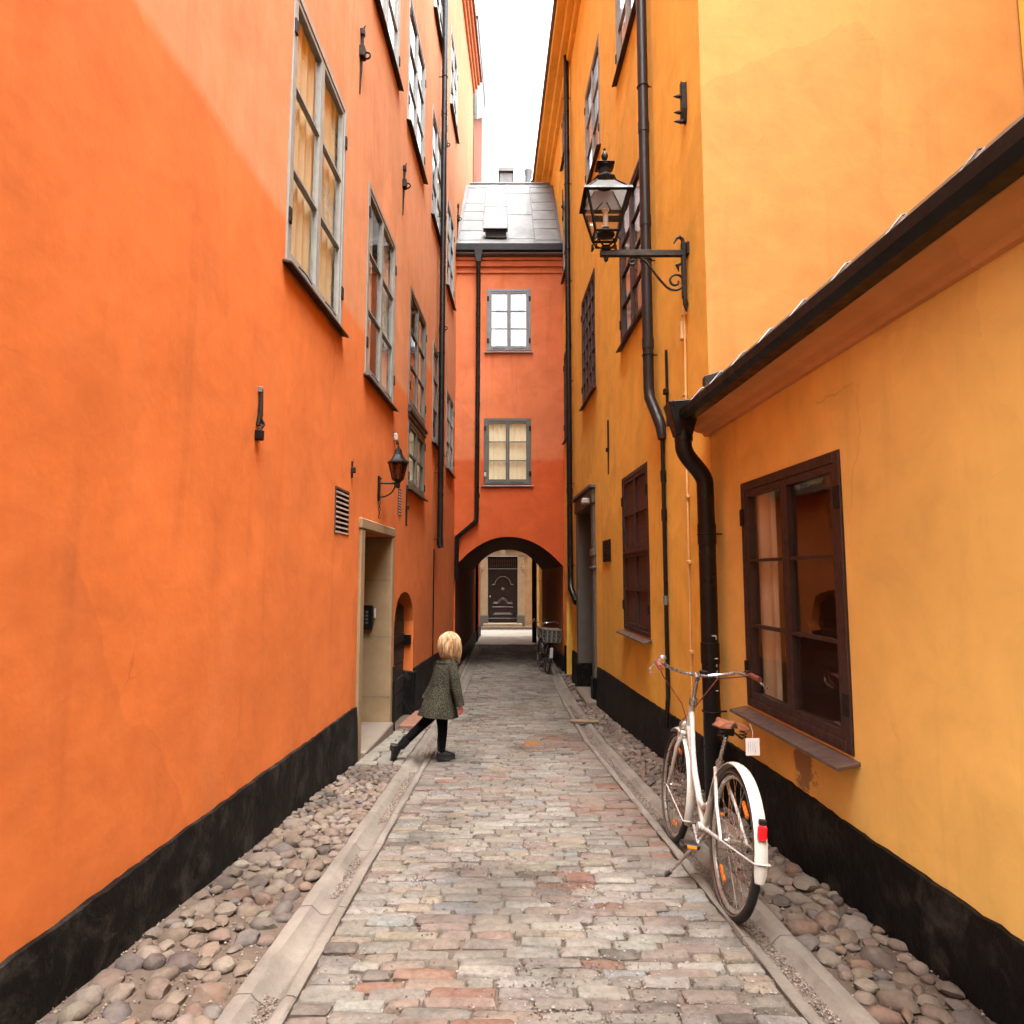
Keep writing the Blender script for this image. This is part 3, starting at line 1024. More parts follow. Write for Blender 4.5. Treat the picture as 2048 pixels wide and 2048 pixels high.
for i, (a, b, c, d, r) in enumerate(LW):
    kw = dict(rows=r, paint='grey_light' if i in (0, 6, 7, 8, 9, 10, 11) else 'grey_paint', sill='sill_dark')
    if i in (2, 3):
        kw['paint'] = 'grey_dark'
    if i == 3:
        kw['curtain'] = 'curtain_y'; kw['curt'] = ((0, 1),)
    if i == 0:
        kw['curt'] = ((0, .98),); kw['curtain'] = 'curtain_beige'
    if i in (1, 2):
        kw['curt'] = ((0, .36), (.62, 1)) if i == 1 else ((0, .30), (.52, .98))
        kw['curtain'] = 'curtain_grey' if i == 1 else 'curtain_beige'
    if i in (4, 7, 9):
        kw['curtain'] = None
    if i in (5, 10):
        kw['curtain'] = 'curtain_grey'; kw['curt'] = ((.1, .9),)
    if i == 2:
        kw['sill'] = None
    if i > 3:
        kw['hooks'] = False
    window(LB, FL, a, b, c, d, **kw)
m = MB()                       # moulded rail between the two stacked windows
m.box(FL, 9.50, 11.04, -.05, .03, 3.705, 3.78); m.box(FL, 9.48, 11.06, -.05, .055, 3.78, 3.83); m.box(FL, 9.50, 11.04, -.05, .02, 3.83, 3.895)
m.build('window_rail', 'sill_dark', LB, bevel=.006)

# sandstone doorway
m = MB(); D = LDOOR
m.box(FL, D[0] - .15, D[0] + .012, -.36, .028, gz(7) - .25, 1.88)
jb = m.build('door_jamb', 'sandstone', LB, bevel=.012)
m = MB(); m.box(FL, D[1] - .012, D[1] + .12, -.72, .028, gz(8.5) - .25, 1.88)
m.build('door_jamb', 'sandstone', LB, bevel=.012)
m = MB(); m.box(FL, D[0] - .17, D[1] + .14, -.72, .034, 1.884, 2.0)
m.build('door_lintel', 'sandstone', LB, bevel=.012)
for z in (-.12, .62, 1.33):
    m = MB(); m.box(FL, D[1] - .0155, D[1] - .010, -.66, .02, z, z + .006)
    m.build('stone_joint', 'greystone', LB)
m = MB(); m.box(FL, D[0] + .015, D[1] - .015, -.70, .075, gz(7.8) - .25, gz(7.8) + .12)
m.build('door_step', 'step', LB, bevel=.015)
m = MB()
for k in range(8):
    t0 = D[0] + .02 + k * (D[1] - D[0] - .04) / 8
    m.box(FL, t0 + .003, t0 + (D[1] - D[0] - .04) / 8 - .003, -.70, -.655 - .006 * (k % 2), gz(7.8) + .125, 1.875)
m.build('door', 'door_dark', LB, bevel=.004)
# cellar door in the arched opening: broad black planks and strap hinge
for k in range(9):
    z0 = gz(9.4) - .05 + k * .205
    z1 = min(z0 + .199, 1.15)
    if z1 - z0 < .04:
        continue
    half = .70 if z1 < .75 else .70 * math.sqrt(max(.05, 1 - ((z1 - .72) / .46) ** 2))
    m = MB(); m.box(FL, 9.45 - half, 9.45 + half, -.19 + .004 * (k % 2), -.135 + .006 * (k % 3), z0, z1)
    m.build('cellar_door_plank', 'door_plank', LB, bevel=.006)
m = MB(); m.box(FL, 8.70, 10.2, -.26, -.205, -.8, 1.2); m.build('cellar_door_back', 'void', LB)
m = MB(); m.box(FL, 10.10, 10.15, -.13, -.02, .36, .50); m.box(FL, 9.2, 10.1, -.122, -.108, .41, .45)
m.build('strap_hinge', 'black_iron', LB, bevel=.004)
m = MB(); m.box(FL, 8.70, 8.78, -.02, .03, .02, .22); m.build('boot_scraper_plate', 'rusty_iron', LB, bevel=.006)
m = MB(); m.hexa([FL(10.14, -.20, -.8), FL(10.4, -.20, -.8), FL(10.4, .05, -.8), FL(10.14, .05, -.8), FL(10.14, -.20, -.02), FL(10.4, -.20, -.02), FL(10.4, .05, -.05), FL(10.14, .05, -.05)])
m.build('cellar_door_kerb_block', 'tar', LB, bevel=.012)

# ventilation grilles
def vent(F, v, n, name):
    a, b, c, d = v
    m = MB(); m.box(F, a + .003, b - .003, -.20, -.10, c + .003, d - .003)
    vt = m.build(name, 'void', LB)
    f = MB(); f.box(F, a - .012, a + .012, -.06, .012, c - .01, d + .01); f.box(F, b - .012, b + .012, -.06, .012, c - .01, d + .01)
    f.box(F, a + .012, b - .012, -.06, .012, d - .008, d + .012)
    f.build('vent_frame', 'brown_wood', vt)
    for k in range(n):
        z = c + (d - c) * (k + .1) / n
        s = MB()
        s.hexa([F(a + .013, -.005, z), F(b - .013, -.005, z), F(b - .013, .008, z), F(a + .013, .008, z), F(a + .013, -.075, z + .028), F(b - .013, -.075, z + .028), F(b - .013, -.062, z + .034), F(a + .013, -.062, z + .034)])
        s.box(F, a + .013, b - .013, .008, .014, z - .002, z + .014)
        s.build('vent_slat', 'slat', vt)
vent(FL, LVENT, 9, 'vent_grille')
vent(FL, LVENT2, 9, 'vent_grille')

# ------------------------------------------------------------------ right: tall ochre house with the lane turning at its corner
RB = thing('ochre_house', 'tall ochre yellow house behind the street lantern on the right', 'building', FR(10, 0, gz(10)))
RWN = [(7.49, 8.90, .69, 2.70), (7.48, 8.82, 4.50, 6.45), (10.90, 12.40, 4.58, 6.66), (10.2, 11.7, 8.42, 10.4), (14.15, 15.3, 8.42, 10.3), (14.15, 15.3, 11.3, 12.6), (7.48, 8.82, 8.42, 10.4), (14.2, 15.3, 4.5, 6.6)]
RDOOR = (11.30, 12.98, -.95, 2.84)
RARCH = (14.08, 15.20, -1.0, .80, 1.17, .25)
m = MB()
sheet(m, FR, YC, 21.0, -1.3, 13.2, RWN + [RDOOR], .34, .33, .012, 5.0, [RARCH])
XC = RX + MR * YC
m.add([FR(21, 0, -1.3), FR(21, -8, -1.3), FR(21, -8, 13.2), FR(21, 0, 13.2)], [(0, 1, 2, 3)])
m.add([FR(YC, -7.6, -1.3), FR(21, -8, -1.3), FR(21, -8, 13.2), FR(YC, -7.6, 13.2)], [(0, 1, 2, 3)])
m.build('wall', 'yellow', RB, smooth=True, recalc=False)
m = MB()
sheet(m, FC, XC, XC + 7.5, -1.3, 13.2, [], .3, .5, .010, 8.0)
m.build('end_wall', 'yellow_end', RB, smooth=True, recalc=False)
m = MB()
m.box(FR, YC - .05, 21.0, -.1, .10, 12.75, 12.90); m.box(FR, YC - .10, 21.02, -.1, .24, 12.90, 13.06); m.box(FR, YC - .15, 21.04, -.1, .42, 13.06, 13.22)
m.box(FC, XC + .1, XC + 7.5, -.1, .10, 12.75, 12.90); m.box(FC, XC + .1, XC + 7.5, -.1, .26, 12.90, 13.22)
m.build('eaves_cornice', 'yellow', RB, bevel=.02)
m = MB(); m.prism(lambda t, o, z: FR(o, t, z), [(.48, 13.22), (.48, 13.32), (-4, 16.3), (-8.3, 13.32), (-8.3, 13.22)], YC - .2, 21.1); m.build('roof', 'roof_tile', RB)
m = MB(); m.tube([FR(YC - .2, .44, 13.245), FR(21.1, .44, 13.245)], .035, 8); m.build('roof_gutter', 'sill_brown', RB, smooth=True)

def r_top(t):
    return .03 - .026 * max(0, t - 6.3)
plinth(RB, FR, [(YC + .0, 10.98), (13.30, 14.075), (15.21, 15.48)], r_top, .028, seed=4.1)
window(RB, FR, *RWN[0], rows=4, paint='brown_paint', board='brown_wood', rail=1.69, sill='sill_brown', sill_out=.11, hinges=True)
window(RB, FR, *RWN[1], rows=4, paint='brown_paint', sill='sill_dark', curtain='curtain_pink', curt=((0, .48), (.52, 1)))
window(RB, FR, *RWN[2], rows=6, cols=4, paint='brown_paint', sill='sill_dark', curtain='curtain_pink', curt=((0, .4),), hooks=False)
for k in (3, 4, 5, 6, 7):
    window(RB, FR, *RWN[k], rows=3, paint='grey_light' if k != 7 else 'brown_paint', sill='sill_dark', hooks=False)
# grey stone portal, deep and shadowed
D = RDOOR
m = MB(); m.box(FR, D[0] - .20, D[0] + .01, -.30, .05, gz(11.3) - .25, 2.60); m.box(FR, D[0] - .23, D[0] + .01, -.2, .075, 1.72, 1.84); m.box(FR, D[0] - .24, D[0] + .01, -.2, .085, 1.50, 1.55)
m.build('portal_jamb', 'greystone', RB, bevel=.012)
m = MB(); m.box(FR, D[1] - .01, D[1] + .20, -.62, .05, gz(13) - .25, 2.60)
m.build('portal_jamb', 'greystone', RB, bevel=.012)
m = MB(); m.box(FR, D[0] - .24, D[1] + .24, -.62, .07, 2.604, 2.86); m.box(FR, D[0] - .28, D[1] + .28, -.1, .12, 2.86, 2.93)
m.build('portal_lintel', 'greystone', RB, bevel=.015)
m = MB()
n = 12
pts = [(D[0] + .015, 2.60), (D[0] + .015, 1.75)] + [(D[0] + .015 + (D[1] - D[0] - .03) * k / n, 1.75 + .26 * math.sin(math.pi * k / n)) for k in range(1, n)] + [(D[1] - .015, 1.75), (D[1] - .015, 2.60)]
m.prism(FR, pts, -.30, -.24); m.build('transom_panel', 'brown_wood', RB, bevel=.006)
m = MB(); m.box(FR, D[0] + .015, D[1] - .015, -.60, -.54, gz(12), 2.6); m.build('door', 'door_dark', RB, bevel=.006)
m = MB(); m.box(FR, D[1] - .03, D[1] - .012, -.36, -.22, .42, .74); m.build('door_keypad', 'black_plastic', RB, bevel=.006)
m = MB(); m.box(FR, D[1] - .02, D[1] + .24, -.5, .085, gz(13) - .25, -.28); m.build('portal_base', 'tar', RB, bevel=.015)
m = MB(); m.box(FR, D[0] - .26, D[0] + .0, -.3, .085, gz(11) - .25, -.28); m.build('portal_base', 'tar', RB, bevel=.015)
m = MB(); m.box(FR, D[0] - .02, D[0] + .14, .05, .20, 2.62, 2.72); m.build('door_lamp', 'white_plastic', RB, bevel=.02)
m = MB(); m.box(FR, D[0] + .012, D[1] - .012, -.62, .12, gz(12) - .25, gz(12) + .03); m.build('door_step', 'step', RB, bevel=.02)
for k in range(5):
    m = MB(); t0 = 14.10 + k * .218
    m.box(FR, t0 + .004, t0 + .214, -.24, -.19, -1.0, .95 + (.2 if 0 < k < 4 else 0)); m.build('cellar_door_plank', 'door_plank', RB, bevel=.005)
m = MB(); m.box(FR, 14.0, 15.3, -.30, -.26, -1.0, 1.2); m.build('cellar_door_back', 'void', RB)

# ------------------------------------------------------------------ right foreground: low annex with the shop window
AB = thing('low_annex', 'low ochre annex with brown shop window behind the white bicycle', 'building', FR(4, 0, gz(4)))
SHOP = (3.42, 4.76, .49, 2.06)
m = MB()
sheet(m, FR, -1.0, YC - .002, -1.3, 2.66, [SHOP, (.55, 1.9, .49, 2.06)], .30, .3, .009, 12.0)
m.add([FR(-1, 0, -1.3), FR(-1, -4.5, -1.3), FR(-1, -4.5, 3.9), FR(-1, 0, 2.66)], [(0, 1, 2, 3)])
m.add([FR(-1, -4.5, -1.3), FR(YC - .01, -4.5, -1.3), FR(YC - .01, -4.5, 3.9), FR(-1, -4.5, 3.9)], [(0, 1, 2, 3)])
m.build('wall', 'yellow_annex', AB, smooth=True, recalc=False)
M['cornice_brown'] = plaster('cornice_limewash', (.56, .27, .095), (.58, .29, .11), [(0, 9.0)], .3)
m = MB()
m.prism(lambda t, o, z: FR(o, t, z), [(-.05, 2.55), (.035, 2.55), (.05, 2.575), (.10, 2.585), (.13, 2.61), (.20, 2.625), (.23, 2.65), (.23, 2.70), (-.05, 2.70)], -1, YC + .06)
m.build('eaves_cornice', 'cornice_brown', AB)
m = MB()
prof = [(.20, 2.69), (.20, 2.63), (.225, 2.612), (.30, 2.612), (.335, 2.64), (.340, 2.69), (.332, 2.692), (.325, 2.65), (.29, 2.625), (.23, 2.625), (.212, 2.64), (.212, 2.69)]
m.prism(lambda t, o, z: FR(o, t, z), prof, -1, 5.25); m.build('eaves_gutter', 'black_gutter', AB)
rf = MB(); rf.prism(lambda t, o, z: FR(o, t, z), [(.29, 2.70), (.205, 2.775), (-4.6, 4.35), (-4.6, 4.28), (.19, 2.71)], -1.1, YC - .02)
roof = rf.build('roof', 'zinc_dark', AB)
t = 5.24
while t > -.6:
    p = MB()
    w = .40
    p.hexa([FR(t - w, .320, 2.692), FR(t - .004, .320, 2.692), FR(t - .004, .30, 2.688), FR(t - w, .30, 2.688), FR(t - w, .235, 2.792), FR(t - .004, .235, 2.792), FR(t - .004, .215, 2.784), FR(t - w, .215, 2.784)])
    p.build('edge_sheet', 'zinc_dark', roof, bevel=.002)
    s = MB(); s.tube([FR(t, .330, 2.695), FR(t + .03, .24, 2.798), FR(t + .03, -.3, 2.96)], .0045, 5); s.build('sheet_seam', 'zinc_dark', roof)
    t -= w
m = MB(); m.hexa([(XC - .05, YC - .05, 2.86), (XC + 3, YC - .05, 3.8), (XC + 3, YC + .02, 3.8), (XC - .05, YC + .02, 2.86), (XC - .05, YC - .05, 3.04), (XC + 3, YC - .05, 3.98), (XC + 3, YC + .02, 3.98), (XC - .05, YC + .02, 3.04)])
m.build('wall_flashing', 'zinc_dark', AB, bevel=.006)
plinth(AB, FR, [(-1, YC - .003)], lambda t: .145, .030, seed=9.1)
w = window(AB, FR, *SHOP, rows=3, paint='brown_paint', sill='sill_brown', sill_out=.12, curtain='curtain_beige', curt=((.0, .16), (.72, .98)), room='room_red', fw=.06, hooks=False)
window(AB, FR, .55, 1.9, .49, 2.06, rows=3, paint='brown_paint', sill='sill_brown', sill_out=.12, curt=((.02, .22), (.80, .98)), room='room_red', hooks=False)
m = MB(); m.box(FR, 3.9, 3.95, -.9, -.85, -.3, 2.1); m.box(FR, 3.95, 4.6, -.9, -.86, 1.62, 1.68); m.box(FR, 3.95, 4.6, -.9, -.86, .8, .86); m.build('inner_shelf', 'brown_paint', w)

# ------------------------------------------------------------------ the house spanning the alley on its arch
AH = thing('arch_house', 'red orange house with zinc roof bridging the alley over an arched passage', 'building', (0, YA, gz(YA)))
AX0, AX1 = FL(YA, -.03, 0)[0], FR(YA, -.03, 0)[0]
PX0, PX1, SPR, CRN = -1.325, 1.195, 1.60, 2.29
WU = (-.61, .46, 6.78, 8.33)
WLO = (-.67, .46, 3.53, 5.13)
m = MB()
sheet(m, FA, AX0, AX1, 2.30, 9.15, [WU, WLO], .32, .3, .010, 15.0)
n = 28
def arc_near(u):
    x = PX0 + (PX1 - PX0) * u
    k = (x + .08) / (1.245 if x < -.08 else 1.275)
    return x, SPR + (CRN - SPR) * (1 - min(1, abs(k)) ** 2.15)
def arc_far(u):
    x = -1.21 + (.95 + 1.21) * u
    k = 2 * u - 1
    return x, 1.56 + (2.20 - 1.56) * (1 - abs(k) ** 2.3)
for k in range(n):
    p, q = arc_near(k / n), arc_near((k + 1) / n)
    m.add([FA(p[0], 0, p[1]), FA(q[0], 0, q[1]), FA(q[0], wav(q[0], 2.3, 15, .01), 2.30), FA(p[0], wav(p[0], 2.3, 15, .01), 2.30)], [(0, 1, 2, 3)])
for (a, b) in ((AX0, PX0), (PX1, AX1)):
    m.add([FA(a, 0, -1.2), FA(b, 0, -1.2), FA(b, 0, 2.3), FA(a, 0, 2.3)], [(0, 1, 2, 3)])
m.build('wall', 'orange_arch', AH, smooth=True, recalc=False)
# back face to the far lane
m = MB()
m.add([(-1.5, 21.0, 2.35), (1.2, 21.0, 2.35), (1.2, 21.0, 9.3), (-1.5, 21.0, 9.3)], [(0, 3, 2, 1)])
for k in range(n):
    p, q = arc_far(k / n), arc_far((k + 1) / n)
    m.add([(p[0], 21, p[1]), (q[0], 21, q[1]), (q[0], 21, 2.35), (p[0], 21, 2.35)], [(0, 3, 2, 1)])
m.build('rear_wall', 'orange_arch', AH, smooth=True, recalc=False)
M['vault'] = plaster('dark_vault_render', (.10, .026, .014), (.11, .034, .018), [(0, 9)], .3)  # dark red render, deeper in tone than the arch wall
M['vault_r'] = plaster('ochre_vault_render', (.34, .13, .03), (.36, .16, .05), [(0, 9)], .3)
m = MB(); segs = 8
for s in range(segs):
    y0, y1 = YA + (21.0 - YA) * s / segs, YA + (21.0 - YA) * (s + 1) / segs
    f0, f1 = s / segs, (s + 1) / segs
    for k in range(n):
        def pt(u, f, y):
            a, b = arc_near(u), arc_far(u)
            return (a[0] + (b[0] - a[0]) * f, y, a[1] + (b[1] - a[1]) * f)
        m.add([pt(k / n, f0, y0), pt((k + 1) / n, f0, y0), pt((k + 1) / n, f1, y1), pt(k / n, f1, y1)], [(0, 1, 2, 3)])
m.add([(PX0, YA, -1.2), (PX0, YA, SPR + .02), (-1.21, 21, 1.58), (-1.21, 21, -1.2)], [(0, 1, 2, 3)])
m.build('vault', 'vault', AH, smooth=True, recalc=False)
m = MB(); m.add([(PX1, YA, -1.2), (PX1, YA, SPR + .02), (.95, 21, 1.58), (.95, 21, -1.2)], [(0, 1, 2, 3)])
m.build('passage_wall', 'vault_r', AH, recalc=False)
for (xa, xb, s_) in ((PX0, -1.21, 1), (PX1, .95, -1)):
    m = MB(); z0 = gz(YA) - .2; z1 = gz(YA) + .38
    m.hexa([(xa - .03 * s_, YA - .03, z0), (xa + .035 * s_, YA - .03, z0), (xb + .035 * s_, 21.02, z0), (xb - .03 * s_, 21.02, z0), (xa - .03 * s_, YA - .03, z1), (xa + .03 * s_, YA - .03, z1), (xb + .03 * s_, 21.02, z1), (xb - .03 * s_, 21.02, z1)])
    m.build('plinth', 'tar', AH, bevel=.01)
# mouldings under the eaves
m = MB(); m.box(FA, AX0 + .03, AX1 - .03, -.02, .035, 8.72, 8.755); m.box(FA, AX0 + .03, AX1 - .03, -.02, .06, 8.88, 9.02); m.box(FA, AX0 + .03, AX1 - .03, -.02, .10, 9.02, 9.10)
m.build('eaves_cornice', 'orange_arch', AH, bevel=.008)
window(AH, FA, *WU, rows=3, paint='bluegrey', sill='grey_light', sill_out=.05, curtain='curtain', curt=((0, .2), (.85, 1)), fw=.07)
window(AH, FA, *WLO, rows=3, paint='grey_dark', sill='bluegrey', sill_out=.06, curtain='curtain_y', curt=((.0, 1),), fw=.075)
m = MB(); m.box(FA, -.66, -.61, .02, .05, 3.72, 3.82); m.build('casement_catch', 'white_plastic', AH, bevel=.004)
# gutter: black fascia over a pale lip
m = MB(); m.prism(lambda t, o, z: FA(o, t, z), [(.08, 9.12), (.22, 9.16), (.26, 9.20), (.26, 9.36), (.235, 9.36), (.235, 9.22), (.08, 9.20)], AX0 + .04, AX1 - .04)
m.build('eaves_gutter', 'black_gutter', AH)
m = MB(); m.prism(lambda t, o, z: FA(o, t, z), [(.06, 9.10), (.21, 9.13), (.215, 9.155), (.06, 9.13)], AX0 + .03, AX1 - .03); m.build('drip_edge', 'zinc', AH)
# zinc roof with individual sheets
RY0, RZ0, RY1, RZ1 = YA - .16, 9.34, 17.5, 12.25
m = MB()
m.hexa([(AX0, RY0 + .05, RZ0 - .12), (AX1, RY0 + .05, RZ0 - .12), (1.14, RY1, RZ1 - .1), (-1.29, RY1, RZ1 - .1), (AX0, RY0, RZ0 - .04), (AX1, RY0, RZ0 - .04), (1.14, RY1, RZ1 - .02), (-1.29, RY1, RZ1 - .02)])
m.hexa([(-1.29, RY1, RZ1 - .1), (1.14, RY1, RZ1 - .1), (1.05, 21.2, 9.3), (-1.25, 21.2, 9.3), (-1.29, RY1, RZ1 - .02), (1.14, RY1, RZ1 - .02), (1.05, 21.25, 9.4), (-1.25, 21.25, 9.4)])
roof = m.build('roof', 'zinc', AH)
dirv = Vector((0, RY1 - RY0, RZ1 - RZ0)).normalized(); nrm = Vector((0, -(RZ1 - RZ0), RY1 - RY0)).normalized()
LEN = math.hypot(RY1 - RY0, RZ1 - RZ0)
def rp(u, f, h):
    """u across the roof 0-1, f up the slope 0-1, h proud"""
    xa = -1.335 + (.155) * f; xb = 1.195 - .145 * f
    return (xa + (xb - xa) * u, RY0 + dirv.y * f * LEN + nrm.y * h, RZ0 + dirv.z * f * LEN + nrm.z * h)
UC = [0, .228, .498, .752, 1]
UT = [0, .215, .455, .745, 1]
ROWS = [[0, .08, .22, .38, .52, .66, .93, 1], [0, .02, .60, .93, 1], [0, .10, .47, .83, 1], [0, .08, .25, .39, .54, .68, .84, .94, 1]]
for cidx in range(4):
    R_ = ROWS[cidx]
    for k in range(len(R_) - 1):
        f0, f1 = R_[k] + .003, R_[k + 1] - .003
        if f1 - f0 < .02:
            continue
        def uu(i, f):
            return UC[i] + (UT[i] - UC[i]) * f
        sk = random.uniform(-.010, .010)
        j = [random.uniform(.004, .010) for _ in range(4)]
        nx_, ny_ = 6, max(2, int((f1 - f0) * 18))
        p = MB(); vs = []
        sd = random.uniform(0, 50)
        for yy in range(ny_ + 1):
            for xx in range(nx_ + 1):
                a = xx / nx_; b = yy / ny_
                f = f0 + (f1 - f0) * b + sk * (a - .5)
                u = uu(cidx, f) + .004 + (uu(cidx + 1, f) - uu(cidx, f) - .008) * a
                edge = min(a, 1 - a, b, 1 - b)
                vs.append(rp(u, f, .008 + .032 * min(1, edge * 4) * nz(a * 2.2 + sd, b * 2.2 * (f1 - f0) * 4, sd)))
        p.add(vs, [(yy * (nx_ + 1) + xx, yy * (nx_ + 1) + xx + 1, (yy + 1) * (nx_ + 1) + xx + 1, (yy + 1) * (nx_ + 1) + xx) for yy in range(ny_) for xx in range(nx_)])
        p.add([rp(uu(cidx, f0) + .004, f0, .0), rp(uu(cidx + 1, f0) - .004, f0, .0), rp(uu(cidx + 1, f0) - .004, f0, .008), rp(uu(cidx, f0) + .004, f0, .008)], [(0, 1, 2, 3)])
        p.build('roof_sheet', 'zinc', roof, smooth=True, recalc=False)
        s = MB(); s.tube([rp(uu(cidx, f1 + .003) + .004, f1 + .003 - sk * .5, .008), rp(uu(cidx + 1, f1 + .003) - .004, f1 + .003 + sk * .5, .008)], .007, 5); s.build('flat_seam', 'zinc_dark', roof)
for i in range(5):
    s = MB(); s.tube([rp(UC[i] + (UT[i] - UC[i]) * f, f, .018) for f in (0, .25, .5, .75, 1)], .012, 6); s.build('standing_seam', 'zinc', roof)
# little dormer vent near the eaves
s = MB(); a = rp(.265, .10, .0); b = rp(.475, .10, .0)
x0, x1, yy, zz = a[0], b[0], a[1], a[2]
s.hexa([(x0, yy - .06, zz + .015), (x1, yy - .06, zz + .015), (x1, yy + .16, zz + .2), (x0, yy + .16, zz + .2), (x0, yy - .06, zz + .20), (x1, yy - .06, zz + .20), (x1, yy + .22, zz + .30), (x0, yy + .22, zz + .30)])
dv = s.build('roof_vent', 'zinc', AH, bevel=.004)
s = MB(); s.box(W, x0 + .015, x1 - .015, yy - .063, yy - .055, zz + .03, zz + .185); s.build('vent_opening', 'void', dv)
s = MB(); s.box(W, x0 - .05, x1 + .03, yy - .12, yy + .05, zz + .203, zz + .222); s.build('vent_hood', 'zinc_dark', dv)
# ridge cap and chimney
s = MB(); s.tube([(-1.18, RY1, RZ1 + .02), (1.05, RY1, RZ1 + .02)], .04, 8); s.build('ridge_cap', 'zinc', roof, smooth=True)
s = MB(); s.box(W, -.36, .02, 18.0, 18.5, 11.6, 12.92); ch = s.build('chimney', 'zinc', AH, bevel=.01)
s = MB(); s.box(W, -.40, .05, 17.95, 18.55, 12.95, 13.06); s.box(W, -.30, -.2, 18.1, 18.4, 12.92, 12.95); s.box(W, -.14, -.04, 18.1, 18.4, 12.92, 12.95); s.build('chimney_cap', 'zinc', ch)

# ------------------------------------------------------------------ houses beyond the arch
FLB = thing('far_orange_house', 'orange house beyond the arch, on the left, rising above the zinc roof', 'building', (-1.2, 22, gz(22)))
def FG(t, o, z): return (-1.255 + .017 * (t - 20) + o, t, z)
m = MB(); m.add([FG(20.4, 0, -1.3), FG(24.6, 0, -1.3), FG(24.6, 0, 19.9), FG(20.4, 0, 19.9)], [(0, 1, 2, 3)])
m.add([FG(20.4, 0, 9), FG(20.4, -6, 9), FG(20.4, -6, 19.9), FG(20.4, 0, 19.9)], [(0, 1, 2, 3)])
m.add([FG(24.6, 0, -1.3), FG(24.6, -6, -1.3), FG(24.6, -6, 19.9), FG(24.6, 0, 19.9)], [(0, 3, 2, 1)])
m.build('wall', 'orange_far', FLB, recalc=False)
m = MB(); m.prism(lambda t, o, z: FG(t, o, z), [(20.38, 16.3), (25.1, 19.86), (25.1, 21.5), (20.38, 21.5)], .012, .10); m.build('roof_flank', 'zinc', FLB)
m = MB(); m.prism(lambda t, o, z: FG(o, t, z), [(.12, 19.9), (-3, 22.4), (-6.1, 19.9)], 20.3, 24.7); m.build('roof', 'zinc', FLB)
m = MB(); m.box(FG, 21.1, 24.6, .0, .035, -1.1, -.45); m.build('plinth', 'tar', FLB, bevel=.01)
for (t, z) in ((21.7, 1.1), (22.6, 1.55)):
    m = MB(); m.box(FG, t, t + .35, -.01, .012, z, z + .34); m.build('house_number_plate', 'sandstone_pale', FLB, bevel=.004)

FRB = thing('far_ochre_house', 'ochre house beyond the arch, on the right, seen past the passage', 'building', (1, 24, gz(24)))
def FH(t, o, z): return (1.0 - .012 * (t - 21) - o, t, z)
m = MB(); m.add([FH(21.05, 0, -1.3), FH(24.6, 0, -1.3), FH(24.6, 0, 14.4), FH(21.05, 0, 14.4)], [(0, 3, 2, 1)])
m.add([FH(24.6, 0, -1.3), FH(24.6, -6, -1.3), FH(24.6, -6, 14.4), FH(24.6, 0, 14.4)], [(0, 1, 2, 3)])
m.build('wall', 'yellow', FRB, recalc=False)
m = MB(); m.box(FH, 21.1, 24.7, -.1, .30, 14.4, 14.6); m.build('eaves_cornice', 'yellow', FRB)
m = MB(); m.prism(lambda t, o, z: FH(o, t, z), [(.38, 14.6), (-3, 16.8), (-6.2, 14.6)], 21.08, 24.7); m.build('roof', 'zinc', FRB)
m = MB(); m.tube([(.56, 21.3, 15.1), (.56, 21.3, 14.9), (.50, 21.3, 14.6), (.53, 21.3, 14.3), (.66, 21.3, 14.1), (.9, 21.3, 14.0)], [.14, .12, .07, .06, .06, .06], 10); m.build('gutter_spout', 'zinc', FRB, smooth=True)
m = MB(); m.box(FH, 21.1, 24.6, .0, .035, -1.1, -.45); m.build('plinth', 'tar', FRB, bevel=.01)
m = MB(); m.tube([(.84, 23.0, 3.2), (.84, 23.0, -.7)], .018, 6); m.build('cable_pipe', 'sandstone_pale', FRB)

PB = thing('portal_house', 'tan stone house with carved portal closing the view through the arch', 'building', (-.4, YF, gz(YF)))
M['tan_stone'] = stone_mat('tan_rusticated_render', (.34, .215, .11), .22, 3, .9, .5)
m = MB(); sheet(m, FF, -9, 9, -1.3, 9.0, [(-1.02, .24, -1.3, 2.20)], .35, .5, .01, 21.0)
m.build('wall', 'tan_stone', PB, smooth=True, recalc=False)
m = MB(); m.box(FF, -9, 9, -8, .3, 9.0, 9.3); m.build('roof', 'roof_tile', PB)
for x in (-1.30, .235):
    m = MB(); m.box(FF, x, x + .275, -.30, .07, -.28, 2.18); m.build('pilaster', 'sandstone_pale', PB, bevel=.012)
    m = MB(); m.box(FF, x + (-.05 if x < 0 else .16), x + (.11 if x < 0 else .32), -.1, .13, 1.62, 1.78); m.box(FF, x + (-.03 if x < 0 else .20), x + (.07 if x < 0 else .30), -.1, .10, 1.50, 1.62); m.build('carved_console', 'sandstone_pale', PB, bevel=.015)
    m = MB(); m.box(FF, x - .03, x + .305, -.1, .12, -.9, -.283); m.build('pilaster_base', 'greystone', PB, bevel=.015)
m = MB(); m.box(FF, -1.42, .62, -.30, .09, 2.205, 2.46); m.box(FF, -1.48, .68, -.1, .15, 2.46, 2.55); m.build('portal_lintel', 'sandstone_pale', PB, bevel=.012)
m = MB(); m.prism(FF, [(-.47, 2.20), (-.31, 2.20), (-.27, 2.50), (-.51, 2.50)], .09, .14); m.build('keystone', 'sandstone_pale', PB, bevel=.012)
m = MB(); m.box(FF, -1.018, .238, -.28, -.22, -.60, 1.66)
dr = m.build('door', 'door_dark', PB, bevel=.006)
M['door_edge'] = simple('worn_door_moulding', (.10, .075, .07), .4, 0, .15, 20, .1, 50)
def dstrip(pts, r):
    q = MB(); q.tube([FF(x, -.215, z) for x, z in pts], r, 6); q.build('door_moulding', 'door_edge', dr, smooth=True)
cx = -.39
